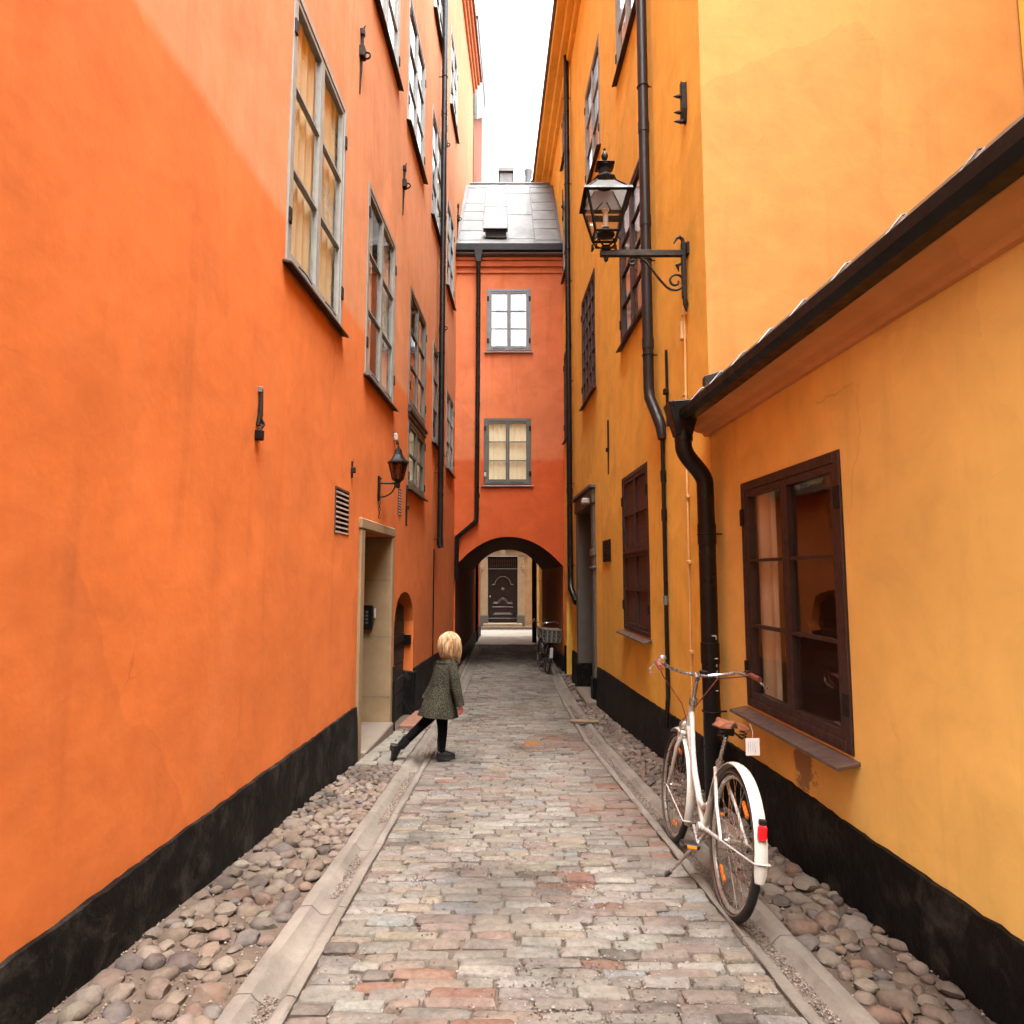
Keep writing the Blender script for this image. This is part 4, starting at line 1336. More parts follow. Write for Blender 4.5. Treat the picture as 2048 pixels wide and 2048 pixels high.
dstrip([(cx + .34 * math.cos(a), .98 + .36 * math.sin(a)) for a in [math.pi * k / 14 for k in range(15)]], .020)
dstrip([(cx - .45, 1.0), (cx - .34, 1.0)], .02); dstrip([(cx + .34, 1.0), (cx + .45, 1.0)], .02)
dstrip([(cx + .2 * math.cos(a), .22 + .2 * math.sin(a)) for a in [math.pi * k / 10 for k in range(11)]], .026)
dstrip([(cx + .14 * math.cos(a), .22 + .14 * math.sin(a)) for a in [math.pi * k / 10 for k in range(11)]], .016)
for s_ in (-1, 1):
    dstrip([(cx + s_ * .2, .20), (cx + s_ * .42, .20)], .022); dstrip([(cx + s_ * .24, .25), (cx + s_ * .38, .25)], .016)
dstrip([(cx - .44, .05), (cx + .44, .05)], .022)
dstrip([(cx - .40, -.25), (cx + .40, -.25)], .026); dstrip([(cx - .34, -.20), (cx + .34, -.20)], .018)
dstrip([(cx - .6, -.42), (cx + .6, -.42)], .018)
q = MB(); q.lathe([(.0, 0), (.05, .0), (.075, .02), (.05, .04), (.03, .05)], (cx, YF + .17, .80), 12, 'Y'); q.build('door_boss', 'door_edge', dr, smooth=True)
q = MB(); q.lathe([(.01, 0), (.035, -.02), (.03, -.05), (.0, -.06)], (-.93, YF + .20, .50), 10, 'Y'); q.build('door_knob', 'white_plastic', dr, smooth=True)
m = MB(); m.box(FF, -1.018, .238, -.28, -.22, 1.665, 2.19); fl = m.build('fanlight', 'door_dark', PB)
for k in range(13):
    q = MB(); x = -.93 + k * 1.08 / 12
    q.lathe([(.012, 0), (.022, .08), (.012, .16), (.026, .26), (.012, .38)], (x, YF + .19, 1.73), 6); q.build('fanlight_baluster', 'door_edge', fl)
m = MB(); m.box(FF, -1.20, .42, -.3, .34, -.9, -.61); m.build('door_step', 'sandstone_pale', PB, bevel=.012)
m = MB(); m.box(FF, -1.65, .85, .345, .62, -.9, -.72); m.build('door_step', 'step', PB, bevel=.012)
for k in range(16):
    m = MB(); x = -2.6 + k * .26
    m.box(W, x + .01, x + .25, YF - .98, YF - .66, gz(27) - .05, gz(27) + .03 + random.uniform(-.005, .005)); m.build('kerb_stone', 'gutter', lane, bevel=.012)

# ------------------------------------------------------------------ added house blocks beside and behind the camera, invented to shade the near end
YH = thing('yard_shade_block', 'added ochre house block beyond the annex roof, shading the near end', 'building', (5.0, 0, 0))
m = MB(); m.box(W, 4.45, 11, -6.5, YC - .02, -1.0, 12.4); m.build('wall', 'yellow', YH)
m = MB(); m.hexa([(4.25, -6.7, 12.41), (11.2, -6.7, 12.41), (11.2, YC, 12.41), (4.25, YC, 12.41), (7.5, -6.6, 14.4), (8.5, -6.6, 14.4), (8.5, YC - .1, 14.4), (7.5, YC - .1, 14.4)]); m.build('roof', 'roof_tile', YH)
BH = thing('rear_shade_block', 'added unseen house block behind the viewer, shading the near end', 'building', (0, -8, .5))
M['pale_wall'] = plaster('pale_yellow_render', (.62, .47, .26), (.64, .5, .3), [(0, 30.0)], .4)
m = MB(); m.box(W, -12, 12.0, -20, -8, -1.0, 13.0); m.build('wall', 'pale_wall', BH)
m = MB(); m.hexa([(-12.2, -20.2, 13.01), (12.2, -20.2, 13.01), (12.2, -7.7, 13.01), (-12.2, -7.7, 13.01), (-12, -15, 15.5), (12, -15, 15.5), (12, -14, 15.5), (-12, -14, 15.5)]); m.build('roof', 'roof_tile', BH)

# ------------------------------------------------------------------ rainwater pipes
def arcpts(p, q, r, n=5):
    return []
zs = [15.3, 13.0, 10.7, 8.4, 6.1, 3.8]
downpipe('downpipe', 'long black downpipe on the orange wall, ending in mid air at its foot', [FL(12.2, .12, 15.35)] + [FL(12.2, .12, z) for z in (12, 9, 6, 4, 1.98)] + [FL(12.19, .14, 1.90)], .056, 'pipe_black', FL,
         [(12.2, .12, z) for z in (11.2, 8.3, 5.6, 3.3, 2.05)], joints=[(FL(12.2, .12, z), FL(12.2, .12, z + .10)) for z in (10.4, 8.2, 6.0, 3.4, 1.95)])
cb = MB(); cb.tube([FL(12.15, .02, 1.88), FL(12.16, .018, 1.0), FL(12.14, .02, .2), FL(12.15, .02, gz(12.15) + .02)], .011, 6)
tag(cb.build('lightning_cable', 'black_iron'), 'thin black cable running down below the long left downpipe', 'cable')

hx = -.81
yv = YA - .09
hv = [(-.10, -.07, .17), (.10, -.07, .17), (.10, .07, .17), (-.10, .07, .17), (-.055, -.055, -.12), (.055, -.055, -.12), (.055, .055, -.12), (-.055, .055, -.12)]
hop = ([(hx + a, YA - .19 + b, 9.03 + c) for a, b, c in hv], [(0, 1, 2, 3), (7, 6, 5, 4), (0, 4, 5, 1), (1, 5, 6, 2), (2, 6, 7, 3), (3, 7, 4, 0)])
downpipe('downpipe', 'black downpipe with hopper on the arch house, kinking left above the arch', [(hx, YA - .19, 8.93), (hx, YA - .16, 8.7), (hx, yv, 8.45), (-.815, yv, 6), (-.83, yv, 2.66), (-1.285, yv, 2.27), (-1.285, yv, 1.30)], .052, 'pipe_black', FA,
         [(-.815, .09, z) for z in (7.9, 6.1, 4.4, 2.95)] + [(-1.285, .09, 1.45)], joints=[((-.815, yv, z), (-.815, yv, z + .10)) for z in (7.6, 5.4, 3.2)] + [((-1.285, yv, 1.62), (-1.285, yv, 1.72))], hopper=hop)

downpipe('downpipe', 'tall black downpipe on the ochre wall beside the arch', [FR(13.7, .10, 13.15)] + [FR(13.7, .10, z) for z in (11, 9, 7, 5, 3, 1.35)] + [FR(13.62, .10, 1.12), FR(13.2, .05, .86)], .060, 'pipe_black', FR,
         [(13.7, .10, z) for z in (11.9, 9.9, 7.7, 5.5, 3.3, 1.6)], joints=[(FR(13.7, .10, z), FR(13.7, .10, z + .1)) for z in (10.6, 8.4, 6.2, 3.1)])
downpipe('downpipe', 'dark brown downpipe behind the street lantern, bending into a thin lower pipe', [FR(7.0, .095, 13.1)] + [FR(7.0, .095, z) for z in (11, 9, 7, 5.5, 4.2, 3.42)] + [FR(6.985, .09, 3.30), FR(6.80, .05, 3.02), FR(6.755, .035, 2.93), FR(6.745, .03, 2.80)], [.058] * 10 + [.045, .028], 'pipe_brown', FR,
         [(7.0, .095, z) for z in (6.9, 4.85, 3.78)], joints=[(FR(7.0, .095, z), FR(7.0, .095, z + .12)) for z in (8.0, 6.35, 5.25, 3.85)])
tp = thing('ground_pipe', 'thin black lead-in pipe with a bright clamp below the brown downpipe', 'pipe', FR(6.74, .03, gz(6.74)))
m = MB(); m.tube([FR(6.745, .028, 2.82), FR(6.74, .028, 1.4), FR(6.735, .03, .2), FR(6.70, .055, .02), FR(6.70, .06, -.1)], .022, 8); m.build('pipe', 'pipe_black', tp, smooth=True)
for z in (2.35, 1.95): 
    m = MB(); m.tube([FR(6.742, .028, z), FR(6.742, .028, z + .12)], .030, 8); m.build('collar', 'pipe_black', tp, smooth=True)
m = MB(); m.tube([FR(6.74, .03, 1.10), FR(6.74, .03, 1.19)], .027, 8); m.build('clamp', 'zinc', tp, smooth=True)

# annex pipe with big tapered hopper
PXa = FR(5.2, .115, 0)
hx0, hy0 = 1.365, 5.18
hop = ([(hx0 + a, hy0 + b, 2.66 + c) for a, b, c in [(-.135, -.10, .10), (.125, -.10, .12), (.125, .10, .12), (-.135, .10, .10), (-.07, -.062, -.16), (.06, -.062, -.16), (.06, .062, -.16), (-.07, .062, -.16)]], [(0, 1, 2, 3), (7, 6, 5, 4), (0, 4, 5, 1), (1, 5, 6, 2), (2, 6, 7, 3), (3, 7, 4, 0)])
sb = []
for k in range(13):
    u = k / 12
    s_ = u * u * (3 - 2 * u)
    sb.append((hx0 - .003 + (PXa[0] - hx0) * s_, hy0 + (PXa[1] - hy0) * s_, 2.42 - .30 * u))
ap = downpipe('downpipe', 'thick glossy black downpipe with swan neck and hopper at the annex corner', [(hx0 - .003, hy0, 2.52)] + sb + [(PXa[0], PXa[1], z) for z in (1.7, 1.2, .6, 0.0, -.30)], .066, 'pipe_black', FR,
         [(5.2, .115, 1.72), (5.2, .115, .36)], joints=[((PXa[0], PXa[1], z), (PXa[0], PXa[1], z + .16)) for z in (1.64, .72)] + [((hx0, hy0, 2.46), (hx0, hy0, 2.54))], hopper=hop, flange_n=20)
M['scratch'] = simple('bare_metal_scratch', (.45, .44, .43), .5, .3, .2, 30, 0)
for (dx_, z_, w_, h_) in ((.012, .93, .030, .012), (.030, .905, .010, .030), (.020, .76, .040, .008), (.028, .70, .008, .022), (.030, .655, .007, .018), (.028, .62, .009, .014), (.024, .52, .020, .006)):
    m = MB(); yy_ = PXa[1] - math.sqrt(.0675 ** 2 - dx_ ** 2)
    m.box(W, PXa[0] + dx_ - w_ / 2, PXa[0] + dx_ + w_ / 2, yy_ - .006, yy_ + .006, z_, z_ + h_); m.build('paint_chip', 'scratch', ap, bevel=.002)
for nm, y, pts in (('downpipe', 22.3, [(-1.175, 3.8), (-1.175, -.8)]), ('downpipe', 22.2, [(.735, 3.8), (.735, -.85)])):
    lab = 'slim black downpipe seen at the left edge of the far end of the passage' if pts[0][0] < 0 else 'black downpipe seen at the right edge of the far end of the passage'
    FX = FG if pts[0][0] < 0 else FH
    downpipe(nm, lab, [(x, y, z) for x, z in pts], .05 if pts[0][0] < 0 else .075, 'pipe_black', FX, [(y, .06 if pts[0][0] < 0 else .18, 1.2)])

cd = thing('conduit', 'thin orange painted conduit with junction box below the lantern bracket', 'conduit', FR(6.0, 0, 0))
m = MB(); m.tube([FR(5.90, .02, 4.0), FR(5.93, .02, 3.86), FR(5.95, .016, 3.4), FR(5.99, .016, 2.5), FR(6.0, .016, 1.4), FR(6.01, .016, .1)], .010, 7); m.build('pipe', 'conduit', cd, smooth=True)
m = MB(); m.box(FR, 5.955, 6.02, -.01, .05, 3.58, 3.76); m.box(FR, 5.93, 5.985, -.01, .04, 3.80, 3.88); m.build('junction_box', 'conduit', cd, bevel=.008)
for z in (3.05, 2.1, 1.5, .7):
    m = MB(); m.box(FR, 5.965, 6.035, 0, .03, z, z + .03); m.build('saddle_clip', 'conduit', cd, bevel=.004)

# ------------------------------------------------------------------ iron wall anchors
def anchor(F, t, z0, z1, label, style=0, w=.02):
    a = thing('wall_anchor', label, 'wall anchor', F(t, 0, z0), 'iron wall anchors')
    m = MB()
    if style == 0:       # spear with a boss in the middle
        zc = z0 + (z1 - z0) * .45
        m.prism(F, [(t - w * .2, z0), (t + w * .2, z0), (t + w * .6, zc), (t + w * .4, z1 - .04), (t, z1), (t - w * .4, z1 - .04), (t - w * .6, zc)], .0, .025)
        m.build('bar', 'rusty_iron', a, bevel=.003)
        m = MB(); m.box(F, t - w * 1.6, t + w * 1.6, .0, .05, zc - .03, zc + .03); m.build('boss', 'rusty_iron', a, bevel=.006)
    elif style == 1:     # hooked anchor with ring
        zc = z0 + (z1 - z0) * .62
        m.tube([F(t, .01, z0), F(t, .022, zc), F(t, .03, z1 - .06), F(t + .01, .05, z1)], [.008, .018, .016, .006], 7)
        m.build('bar', 'rusty_iron', a, smooth=True)
        m = MB(); m.box(F, t - .05, t + .05, 0, .06, zc - .09, zc + .04); m.build('boss', 'rusty_iron', a, bevel=.012)
        m = MB(); m.tube([F(t + .03, .07 + .035 * math.cos(w_), zc - .03 + .035 * math.sin(w_)) for w_ in [2 * math.pi * k / 12 for k in range(12)]], .010, 6, closed=True); m.build('ring', 'rusty_iron', a)
        m = MB(); m.box(F, t - .03, t + .03, 0, .05, z1 - .13, z1 - .05); m.build('boss', 'rusty_iron', a, bevel=.01)
    else:                # heavy bar with a bent block at the foot
        m.tube([F(t, .012, z0 + .10), F(t + .01, .022, (z0 + z1) / 2), F(t + .015, .02, z1)], [w, w * 1.1, w * .8], 8)
        m.build('bar', 'rusty_iron', a, smooth=True)
        m = MB(); m.box(F, t - w * 1.3, t + w * 1.2, -.01, .05, z0, z0 + .07); m.build('foot_block', 'black_iron', a, bevel=.008)
        m = MB(); m.tube([F(t, .02, z0 + .06), F(t + .02, .04, z0 + .11), F(t, .025, z0 + .15)], w * .7, 6); m.build('foot_knot', 'rusty_iron', a)
        m = MB(); m.box(F, t, t + w * 1.6, -.01, .03, z1 - .02, z1 + .02); m.build('head_block', 'zinc', a, bevel=.005)
    return a
anchor(FL, 4.23, 2.27, 2.61, 'stubby black wall anchor on the bare orange wall, leftmost of all', 2, .016)
anchor(FL, 8.83, 6.42, 7.20, 'ringed iron wall anchor high on the orange wall between upper windows', 1)
anchor(FL, 6.50, 2.36, 2.53, 'tiny iron spike in the orange wall just above the slatted vent', 0, .010)
anchor(FL, 9.43, 2.10, 2.69, 'slim iron wall anchor on the orange wall right of the small lantern', 0, .014)
anchor(FL, 13.2, 9.9, 10.9, 'ringed iron wall anchor high up, just right of the left downpipe', 1)
anchor(FL, 13.05, 5.95, 6.75, 'ringed iron wall anchor half hidden behind the left downpipe', 1)
anchor(FL, 15.6, 9.6, 10.6, 'iron wall anchor on the orange wall just left of the zinc roof', 1)
anchor(FL, 6.48, 6.42, 7.2, 'iron wall anchor at the top of the orange wall above the second window', 1)
a = thing('wall_anchor', 'heavy iron bar anchor with three spikes above the lantern bracket', 'wall anchor', FR(5.82, 0, 5.6), 'iron wall anchors')
m = MB(); m.prism(FR, [(5.78, 5.60), (5.82, 5.60), (5.80, 5.72), (5.80, 5.98), (5.755, 5.98), (5.755, 5.72)], 0, .05); m.build('bar', 'bracket', a, bevel=.006)
for z in (5.61, 5.70, 5.86):
    m = MB(); m.lathe([(.022, 0), (.02, .04), (.003, .09)], FR(5.79, .05, z), 8, 'X'); 
    m = MB(); m.tube([FR(5.79, .03, z), FR(5.80, .075, z + .005), FR(5.81, .11, z + .01)], [.022, .016, .003], 7); m.build('spike', 'bracket', a, smooth=True)
anchor(FR, 6.59, 2.90, 3.70, 'thin iron spear anchor on the ochre wall right of the brown downpipe', 0, .016)
anchor(FR, 9.81, 2.90, 3.73, 'thin iron spear anchor on the ochre wall above the dark plaque', 0, .014)
anchor(FR, 15.2, 9.9, 10.7, 'thin iron wall anchor on the ochre wall beside the zinc roof', 0, .014)

# plaque, white sensor
pl = thing('wall_plaque', 'small dark metal plaque with raised lettering on the ochre wall', 'plaque', FR(10.04, 0, 1.6))
m = MB(); m.box(FR, 9.75, 10.34, .0, .025, 1.60, 1.93); m.build('plate', 'rusty_iron', pl, bevel=.006)
for r_ in range(5):
    t = 9.80
    while t < 10.26:
        L_ = random.uniform(.02, .05)
        m = MB(); m.box(FR, t, t + L_, .024, .030, 1.87 - r_ * .055, 1.897 - r_ * .055); m.build('raised_letter', 'bracket', pl)
        t += L_ + random.choice((.012, .012, .03))
m = MB(); m.box(FL, 8.50, 8.57, 0, .05, 3.15, 3.25); 
sn = thing('wall_sensor', 'small white box on the orange wall above the small lantern', 'sensor', FL(8.54, 0, 3.14))
m.build('housing', 'white_plastic', sn, bevel=.012)
m = MB(); m.tube([FL(8.5, .05, 3.14), FL(8.5, .05, 3.09)], .012, 7); m.build('detector', 'black_plastic', sn)
kp = thing('entry_keypad', 'black entry keypad on the sandstone jamb of the left doorway', 'keypad', FL(8.4, -.2, .9))
m = MB(); m.box(FL, 8.385, 8.44, -.42, -.20, .72, 1.02); m.build('housing', 'black_plastic', kp, bevel=.012)
for i in range(4):
    for j in range(3):
        m = MB(); m.box(FL, 8.378, 8.386, -.385 + .05 * j, -.355 + .05 * j, .79 + .045 * i, .815 + .045 * i); m.build('key', 'grey_dark', kp)
m = MB(); m.box(FL, 8.39, 8.43, -.19, -.165, .86, .98); m.build('side_cover', 'white_plastic', kp, bevel=.006)

# ------------------------------------------------------------------ small hexagonal wall lantern on the left
ll = thing('wall_lantern', 'small black six sided wall lantern on the orange wall above the doorway', 'lantern', FL(7.72, 0, 2.25))
lc = (-1.345, 7.72)
m = MB(); m.box(FL, 7.66, 7.74, .0, .022, 2.27, 2.56); m.build('wall_plate', 'black_iron', ll, bevel=.008)
for z in (2.53, 2.31):
    m = MB(); m.lathe([(.014, -.01), (.018, 0), (.0, .012)], FL(7.70, .025, z), 8); m.build('bolt', 'rusty_iron', ll)
m = MB(); m.tube([FL(7.70, .01, 2.475), (lc[0], lc[1], 2.475)], .013, 8); m.build('arm', 'black_iron', ll, smooth=True)
m = MB(); m.tube([FL(7.70, .02, 2.31)] + [FL(7.70, .03 + .17 * math.sin(a), 2.46 - .15 * math.cos(a)) for a in [math.pi / 2 * k / 7 for k in range(8)]], .009, 6); m.build('brace', 'black_iron', ll, smooth=True)
m = MB(); m.lathe([(.02, 2.42), (.030, 2.44), (.025, 2.475), (.045, 2.50), (.068, 2.515), (.070, 2.525)], (lc[0], lc[1], 0), 6); m.build('socket', 'black_iron', ll)
for k in range(6):
    w0, w1 = math.pi / 3 * k, math.pi / 3 * (k + 1)
    def hp(w, r, z): return (lc[0] + r * math.cos(w), lc[1] + r * math.sin(w), z)
    m = MB(); m.tube([hp(w0, .066, 2.525), hp(w0, .110, 2.715)], .007, 6); m.build('corner_bar', 'black_iron', ll)
    m = MB(); m.add([hp(w0, .064, 2.527), hp(w1, .064, 2.527), hp(w1, .107, 2.713), hp(w0, .107, 2.713), hp(w0, .061, 2.527), hp(w1, .061, 2.527), hp(w1, .104, 2.713), hp(w0, .104, 2.713)], [(0, 1, 2, 3), (7, 6, 5, 4)])
    m.build('pane', 'glass_amber', ll, recalc=False)
m = MB(); m.lathe([(.128, 2.712), (.128, 2.728), (.085, 2.765), (.052, 2.815), (.040, 2.862), (.044, 2.870), (.030, 2.880), (.024, 2.900), (.0, 2.905)], (lc[0], lc[1], 0), 6); m.build('roof', 'black_iron', ll)
m = MB(); m.lathe([(.010, 2.90), (.016, 2.915), (.007, 2.925), (.010, 2.945), (.001, 2.985)], (lc[0], lc[1], 0), 8); m.build('finial', 'black_iron', ll, smooth=True)
m = MB(); m.lathe([(.012, 2.53), (.012, 2.57), (.028, 2.60), (.030, 2.635), (.010, 2.66)], (lc[0], lc[1], 0), 10); m.build('bulb', 'white_lamp', ll, smooth=True)
ch = thing('hanging_chain', 'short rusty chain hanging below the small wall lantern', 'chain', FL(7.70, .02, 2.05))
for k in range(5):
    m = MB(); z = 2.25 - k * .042
    m.tube([FL(7.70 + (.011 * math.cos(w_) if k % 2 else 0), .02 + (0 if k % 2 else .011 * math.cos(w_)), z + .024 * math.sin(w_)) for w_ in [2 * math.pi * q / 8 for q in range(8)]], .004, 5, closed=True)
    m.build('link', 'rusty_iron', ch)

# ------------------------------------------------------------------ big square street lantern on its bracket
gl = thing('street_lantern', 'large square glass street lantern on a scrolled iron bracket, right wall', 'lantern', FR(5.85, 0, 4.0))
cx, cy = .868, 5.85
xw = FR(5.85, 0, 0)[0]
m = MB(); m.box(W, cx - .055, xw - .02, cy - .022, cy + .022, 4.325, 4.385); m.build('arm', 'bracket', gl, bevel=.006)
m = MB(); m.box(W, xw - .062, xw - .018, cy - .02, cy + .02, 3.93, 4.46); m.build('bracket_post', 'bracket', gl, bevel=.006)
m = MB(); m.tube([(xw - .04, cy, 4.45), (xw - .045, cy, 4.49), (xw - .07, cy, 4.515), (xw - .10, cy, 4.50), (xw - .125, cy, 4.45)], [.02, .018, .016, .013, .006], 8); m.build('hook', 'bracket', gl, smooth=True)
m = MB(); m.tube([(xw - .04, cy, 3.95), (xw - .03, cy, 3.87), (xw - .025, cy, 3.80)], [.018, .026, .006], 8); m.build('drop_finial', 'bracket', gl, smooth=True)
m = MB(); m.box(W, xw - .02, xw + .01, cy - .05, cy + .05, 4.33, 4.45); m.build('wall_plate', 'bracket', gl, bevel=.006)
m = MB(); m.tube([(xw - .06, cy, 4.26), (xw - .10, cy, 4.24), (xw - .085, cy, 4.18)], [.01, .02, .004], 6); m.build('leaf', 'bracket', gl, smooth=True)
# S scroll brace: small volute under the arm, long sweep, large volute on the post
m = MB(); m.tube(spiral(xw - .118, 4.09, .026, .085, 0.0, -1.25, 32, cy) + [(xw - .16, cy, 4.008), (xw - .20, cy, 4.032), (xw - .245, cy, 4.082), (xw - .285, cy, 4.135), (xw - .335, cy, 4.208), (xw - .385, cy, 4.272), (xw - .43, cy, 4.308), (xw - .47, cy, 4.322)] + spiral(xw - .51, 4.278, .042, .012, RAD(90), 1.25, 16, cy), .011, 7)
m.build('scroll_brace', 'bracket', gl, smooth=True)
m = MB(); m.lathe([(.0, 4.27), (.018, 4.285), (.022, 4.31), (.03, 4.325)], (cx, cy, 0), 10); m.build('under_knob', 'bracket', gl, smooth=True)
m = MB(); m.lathe([(.045, 4.383), (.05, 4.395), (.035, 4.41), (.045, 4.42)], (cx, cy, 0), 10); m.build('base_knob', 'black_iron', gl, smooth=True)
ZB, ZT, HB, HT = 4.525, 4.875, .108, .188
def sq(h, z, i):
    s_ = [(-1, -1), (1, -1), (1, 1), (-1, 1)][i % 4]
    return (cx + h * s_[0], cy + h * s_[1], z)
for i in range(4):
    m = MB(); m.tube([(cx, cy, 4.41), sq(.045, 4.43, i), sq(.085, 4.47, i), sq(.108, 4.525, i)], .009, 6); m.build('cradle_leg', 'black_iron', gl, smooth=True)
    m = MB(); m.tube([sq(.118, 4.43, i), sq(.108, 4.455, i), sq(.112, 4.50, i)], [.006, .017, .008], 6); m.build('foot_knob', 'black_iron', gl, smooth=True)
    m = MB(); m.tube([sq(HB, ZB, i), sq(HT, ZT, i)], .013, 4); m.build('corner_bar', 'black_iron', gl)
    m = MB(); m.tube([sq(HB, ZB, i), sq(HB, ZB, i + 1)], .014, 4); m.build('bottom_rail', 'black_iron', gl)
    m = MB(); m.tube([sq(.085, 4.452, i), sq(.085, 4.452, i + 1)], .008, 4); m.build('gallery_rail', 'black_iron', gl)
    m = MB(); m.add([sq(HB - .004, ZB, i), sq(HB - .004, ZB, i + 1), sq(HT - .004, ZT, i + 1), sq(HT - .004, ZT, i)], [(0, 1, 2, 3)])
    m.add([sq(HB - .008, ZB, i), sq(HB - .008, ZB, i + 1), sq(HT - .008, ZT, i + 1), sq(HT - .008, ZT, i)], [(3, 2, 1, 0)]); m.build('pane', 'glass_lamp', gl, recalc=False)
    m = MB(); m.tube([sq(HT, ZT, i), sq(HT, ZT, i + 1)], .015, 4); m.build('top_rail', 'black_iron', gl)
    # hipped roof: glazed slope with dark hip and broad black eaves board
    m = MB(); m.add([sq(.195, 4.885, i), sq(.195, 4.885, i + 1), sq(.085, 5.02, i + 1), sq(.085, 5.02, i), sq(.195, 4.879, i), sq(.195, 4.879, i + 1), sq(.085, 5.014, i + 1), sq(.085, 5.014, i)], [(0, 1, 2, 3), (7, 6, 5, 4)]); m.build('roof_pane', 'opal', gl, recalc=False)
    m = MB(); m.tube([sq(.196, 4.885, i), sq(.085, 5.022, i)], .010, 5); m.build('roof_hip', 'black_iron', gl)
    m = MB(); m.hexa([sq(.185, 4.866, i), sq(.185, 4.866, i + 1), sq(.222, 4.866, i + 1), sq(.222, 4.866, i), sq(.185, 4.888, i), sq(.185, 4.888, i + 1), sq(.214, 4.892, i + 1), sq(.214, 4.892, i)]); m.build('eaves_board', 'black_iron', gl)
m = MB(); m.lathe([(.082, 5.005), (.095, 5.035), (.110, 5.07), (.108, 5.08), (.070, 5.09), (.055, 5.125), (.060, 5.17), (.085, 5.19), (.083, 5.20), (.0, 5.235)], (cx, cy, 0), 8); m.build('vent_crown', 'black_iron', gl)
m = MB(); m.box(W, cx - .085, cx + .085, cy - .085, cy + .085, 5.195, 5.215); m.build('crown_cap', 'black_iron', gl, bevel=.01)
m = MB(); m.lathe([(.022, 5.22), (.012, 5.25), (.028, 5.28), (.033, 5.31), (.02, 5.34), (.008, 5.36), (.014, 5.375), (.0, 5.39)], (cx, cy, 0), 12); m.build('finial', 'black_iron', gl, smooth=True)
m = MB(); m.lathe([(.085, 4.53), (.075, 4.56), (.04, 4.585), (.036, 4.60)], (cx, cy, 0), 14); m.build('burner_base', 'bracket', gl, smooth=True)
m = MB(); m.lathe([(.024, 4.60), (.024, 4.76), (.033, 4.765), (.033, 4.78), (.0, 4.79)], (cx, cy, 0), 12); m.build('lamp_tube', 'white_lamp', gl, smooth=True)
for s_ in (-1, 1):
    m = MB(); m.tube([(cx + s_ * .09, cy + .16, 4.84), (cx + s_ * .02, cy + .05, 4.88)], .006, 5); m.build('inner_stay', 'black_iron', gl)
m = MB(); m.box(W, cx - .16, cx + .16, cy + .135, cy + .145, 4.74, 4.80); m.build('reflector_plate', 'bracket', gl)

# ------------------------------------------------------------------ stone slab, timber in the right gutter
sl = MB(); sl.hexa([(XR(11.0) + GW + .10, 10.95, gz(10.95) - .1), (rwx(10.95) - .02, 10.95, gz(10.95) - .1), (rwx(12.7) - .02, 12.7, gz(12.7) - .1), (XR(12) + GW + .10, 12.7, gz(12.7) - .1),
                    (XR(11.0) + GW + .12, 10.97, gz(10.95) + .09), (rwx(10.95) - .02, 10.97, gz(10.95) + .10), (rwx(12.7) - .02, 12.7, gz(12.7) + .10), (XR(12) + GW + .12, 12.7, gz(12.7) + .09)])
tag(sl.build('stone_slab', 'step', None, bevel=.03), 'thick worn stone slab lying before the grey portal on the right', 'stone slab')
wp = MB(); wp.hexa([(.80, 9.30, gz(9.3) + .02), (1.18, 9.22, gz(9.3) + .03), (1.19, 9.34, gz(9.3) + .03), (.81, 9.42, gz(9.3) + .02), (.80, 9.30, gz(9.3) + .045), (1.18, 9.22, gz(9.3) + .055), (1.19, 9.34, gz(9.3) + .055), (.81, 9.42, gz(9.3) + .045)])
tag(wp.build('timber_board', 'wood_plank', None, bevel=.005), 'short weathered board laid across the right hand gutter', 'board')

# ------------------------------------------------------------------ bicycles
M['bike_white'] = simple('cream_white_enamel', (.45, .43, .39), .28, 0, .05, 14, 0, coat=.6)
M['bike_green'] = simple('black_green_enamel', (.005, .008, .0075), .3, 0, .2, 14, 0, coat=.5)
M['chrome'] = simple('dull_chrome', (.50, .48, .46), .25, .9, .1, 20, 0)
M['rubber'] = simple('tyre_rubber', (.008, .0075, .0075), .7, 0, .3, 30, .3, 90)
M['rim'] = simple('alloy_rim', (.40, .38, .35), .32, .7, .1, 20, 0)
M['tyre_wall'] = simple('tan_tyre_wall', (.06, .045, .034), .7, 0, .2, 30, .2, 90)
M['leather'] = simple('tan_leather', (.17, .058, .026), .5, 0, .2, 25, .3, 70)
M['grip'] = simple('brown_grip', (.16, .035, .02), .5, 0, .2, 25, .2, 70)
M['amber'] = simple('amber_reflector', (.85, .22, .01), .25, 0, .05, 30, 0)
M['red'] = simple('red_reflector', (.75, .01, .015), .2, 0, .05, 30, 0)
M['spring'] = simple('black_spring_steel', (.02, .02, .02), .4, .5, .2, 30, 0)

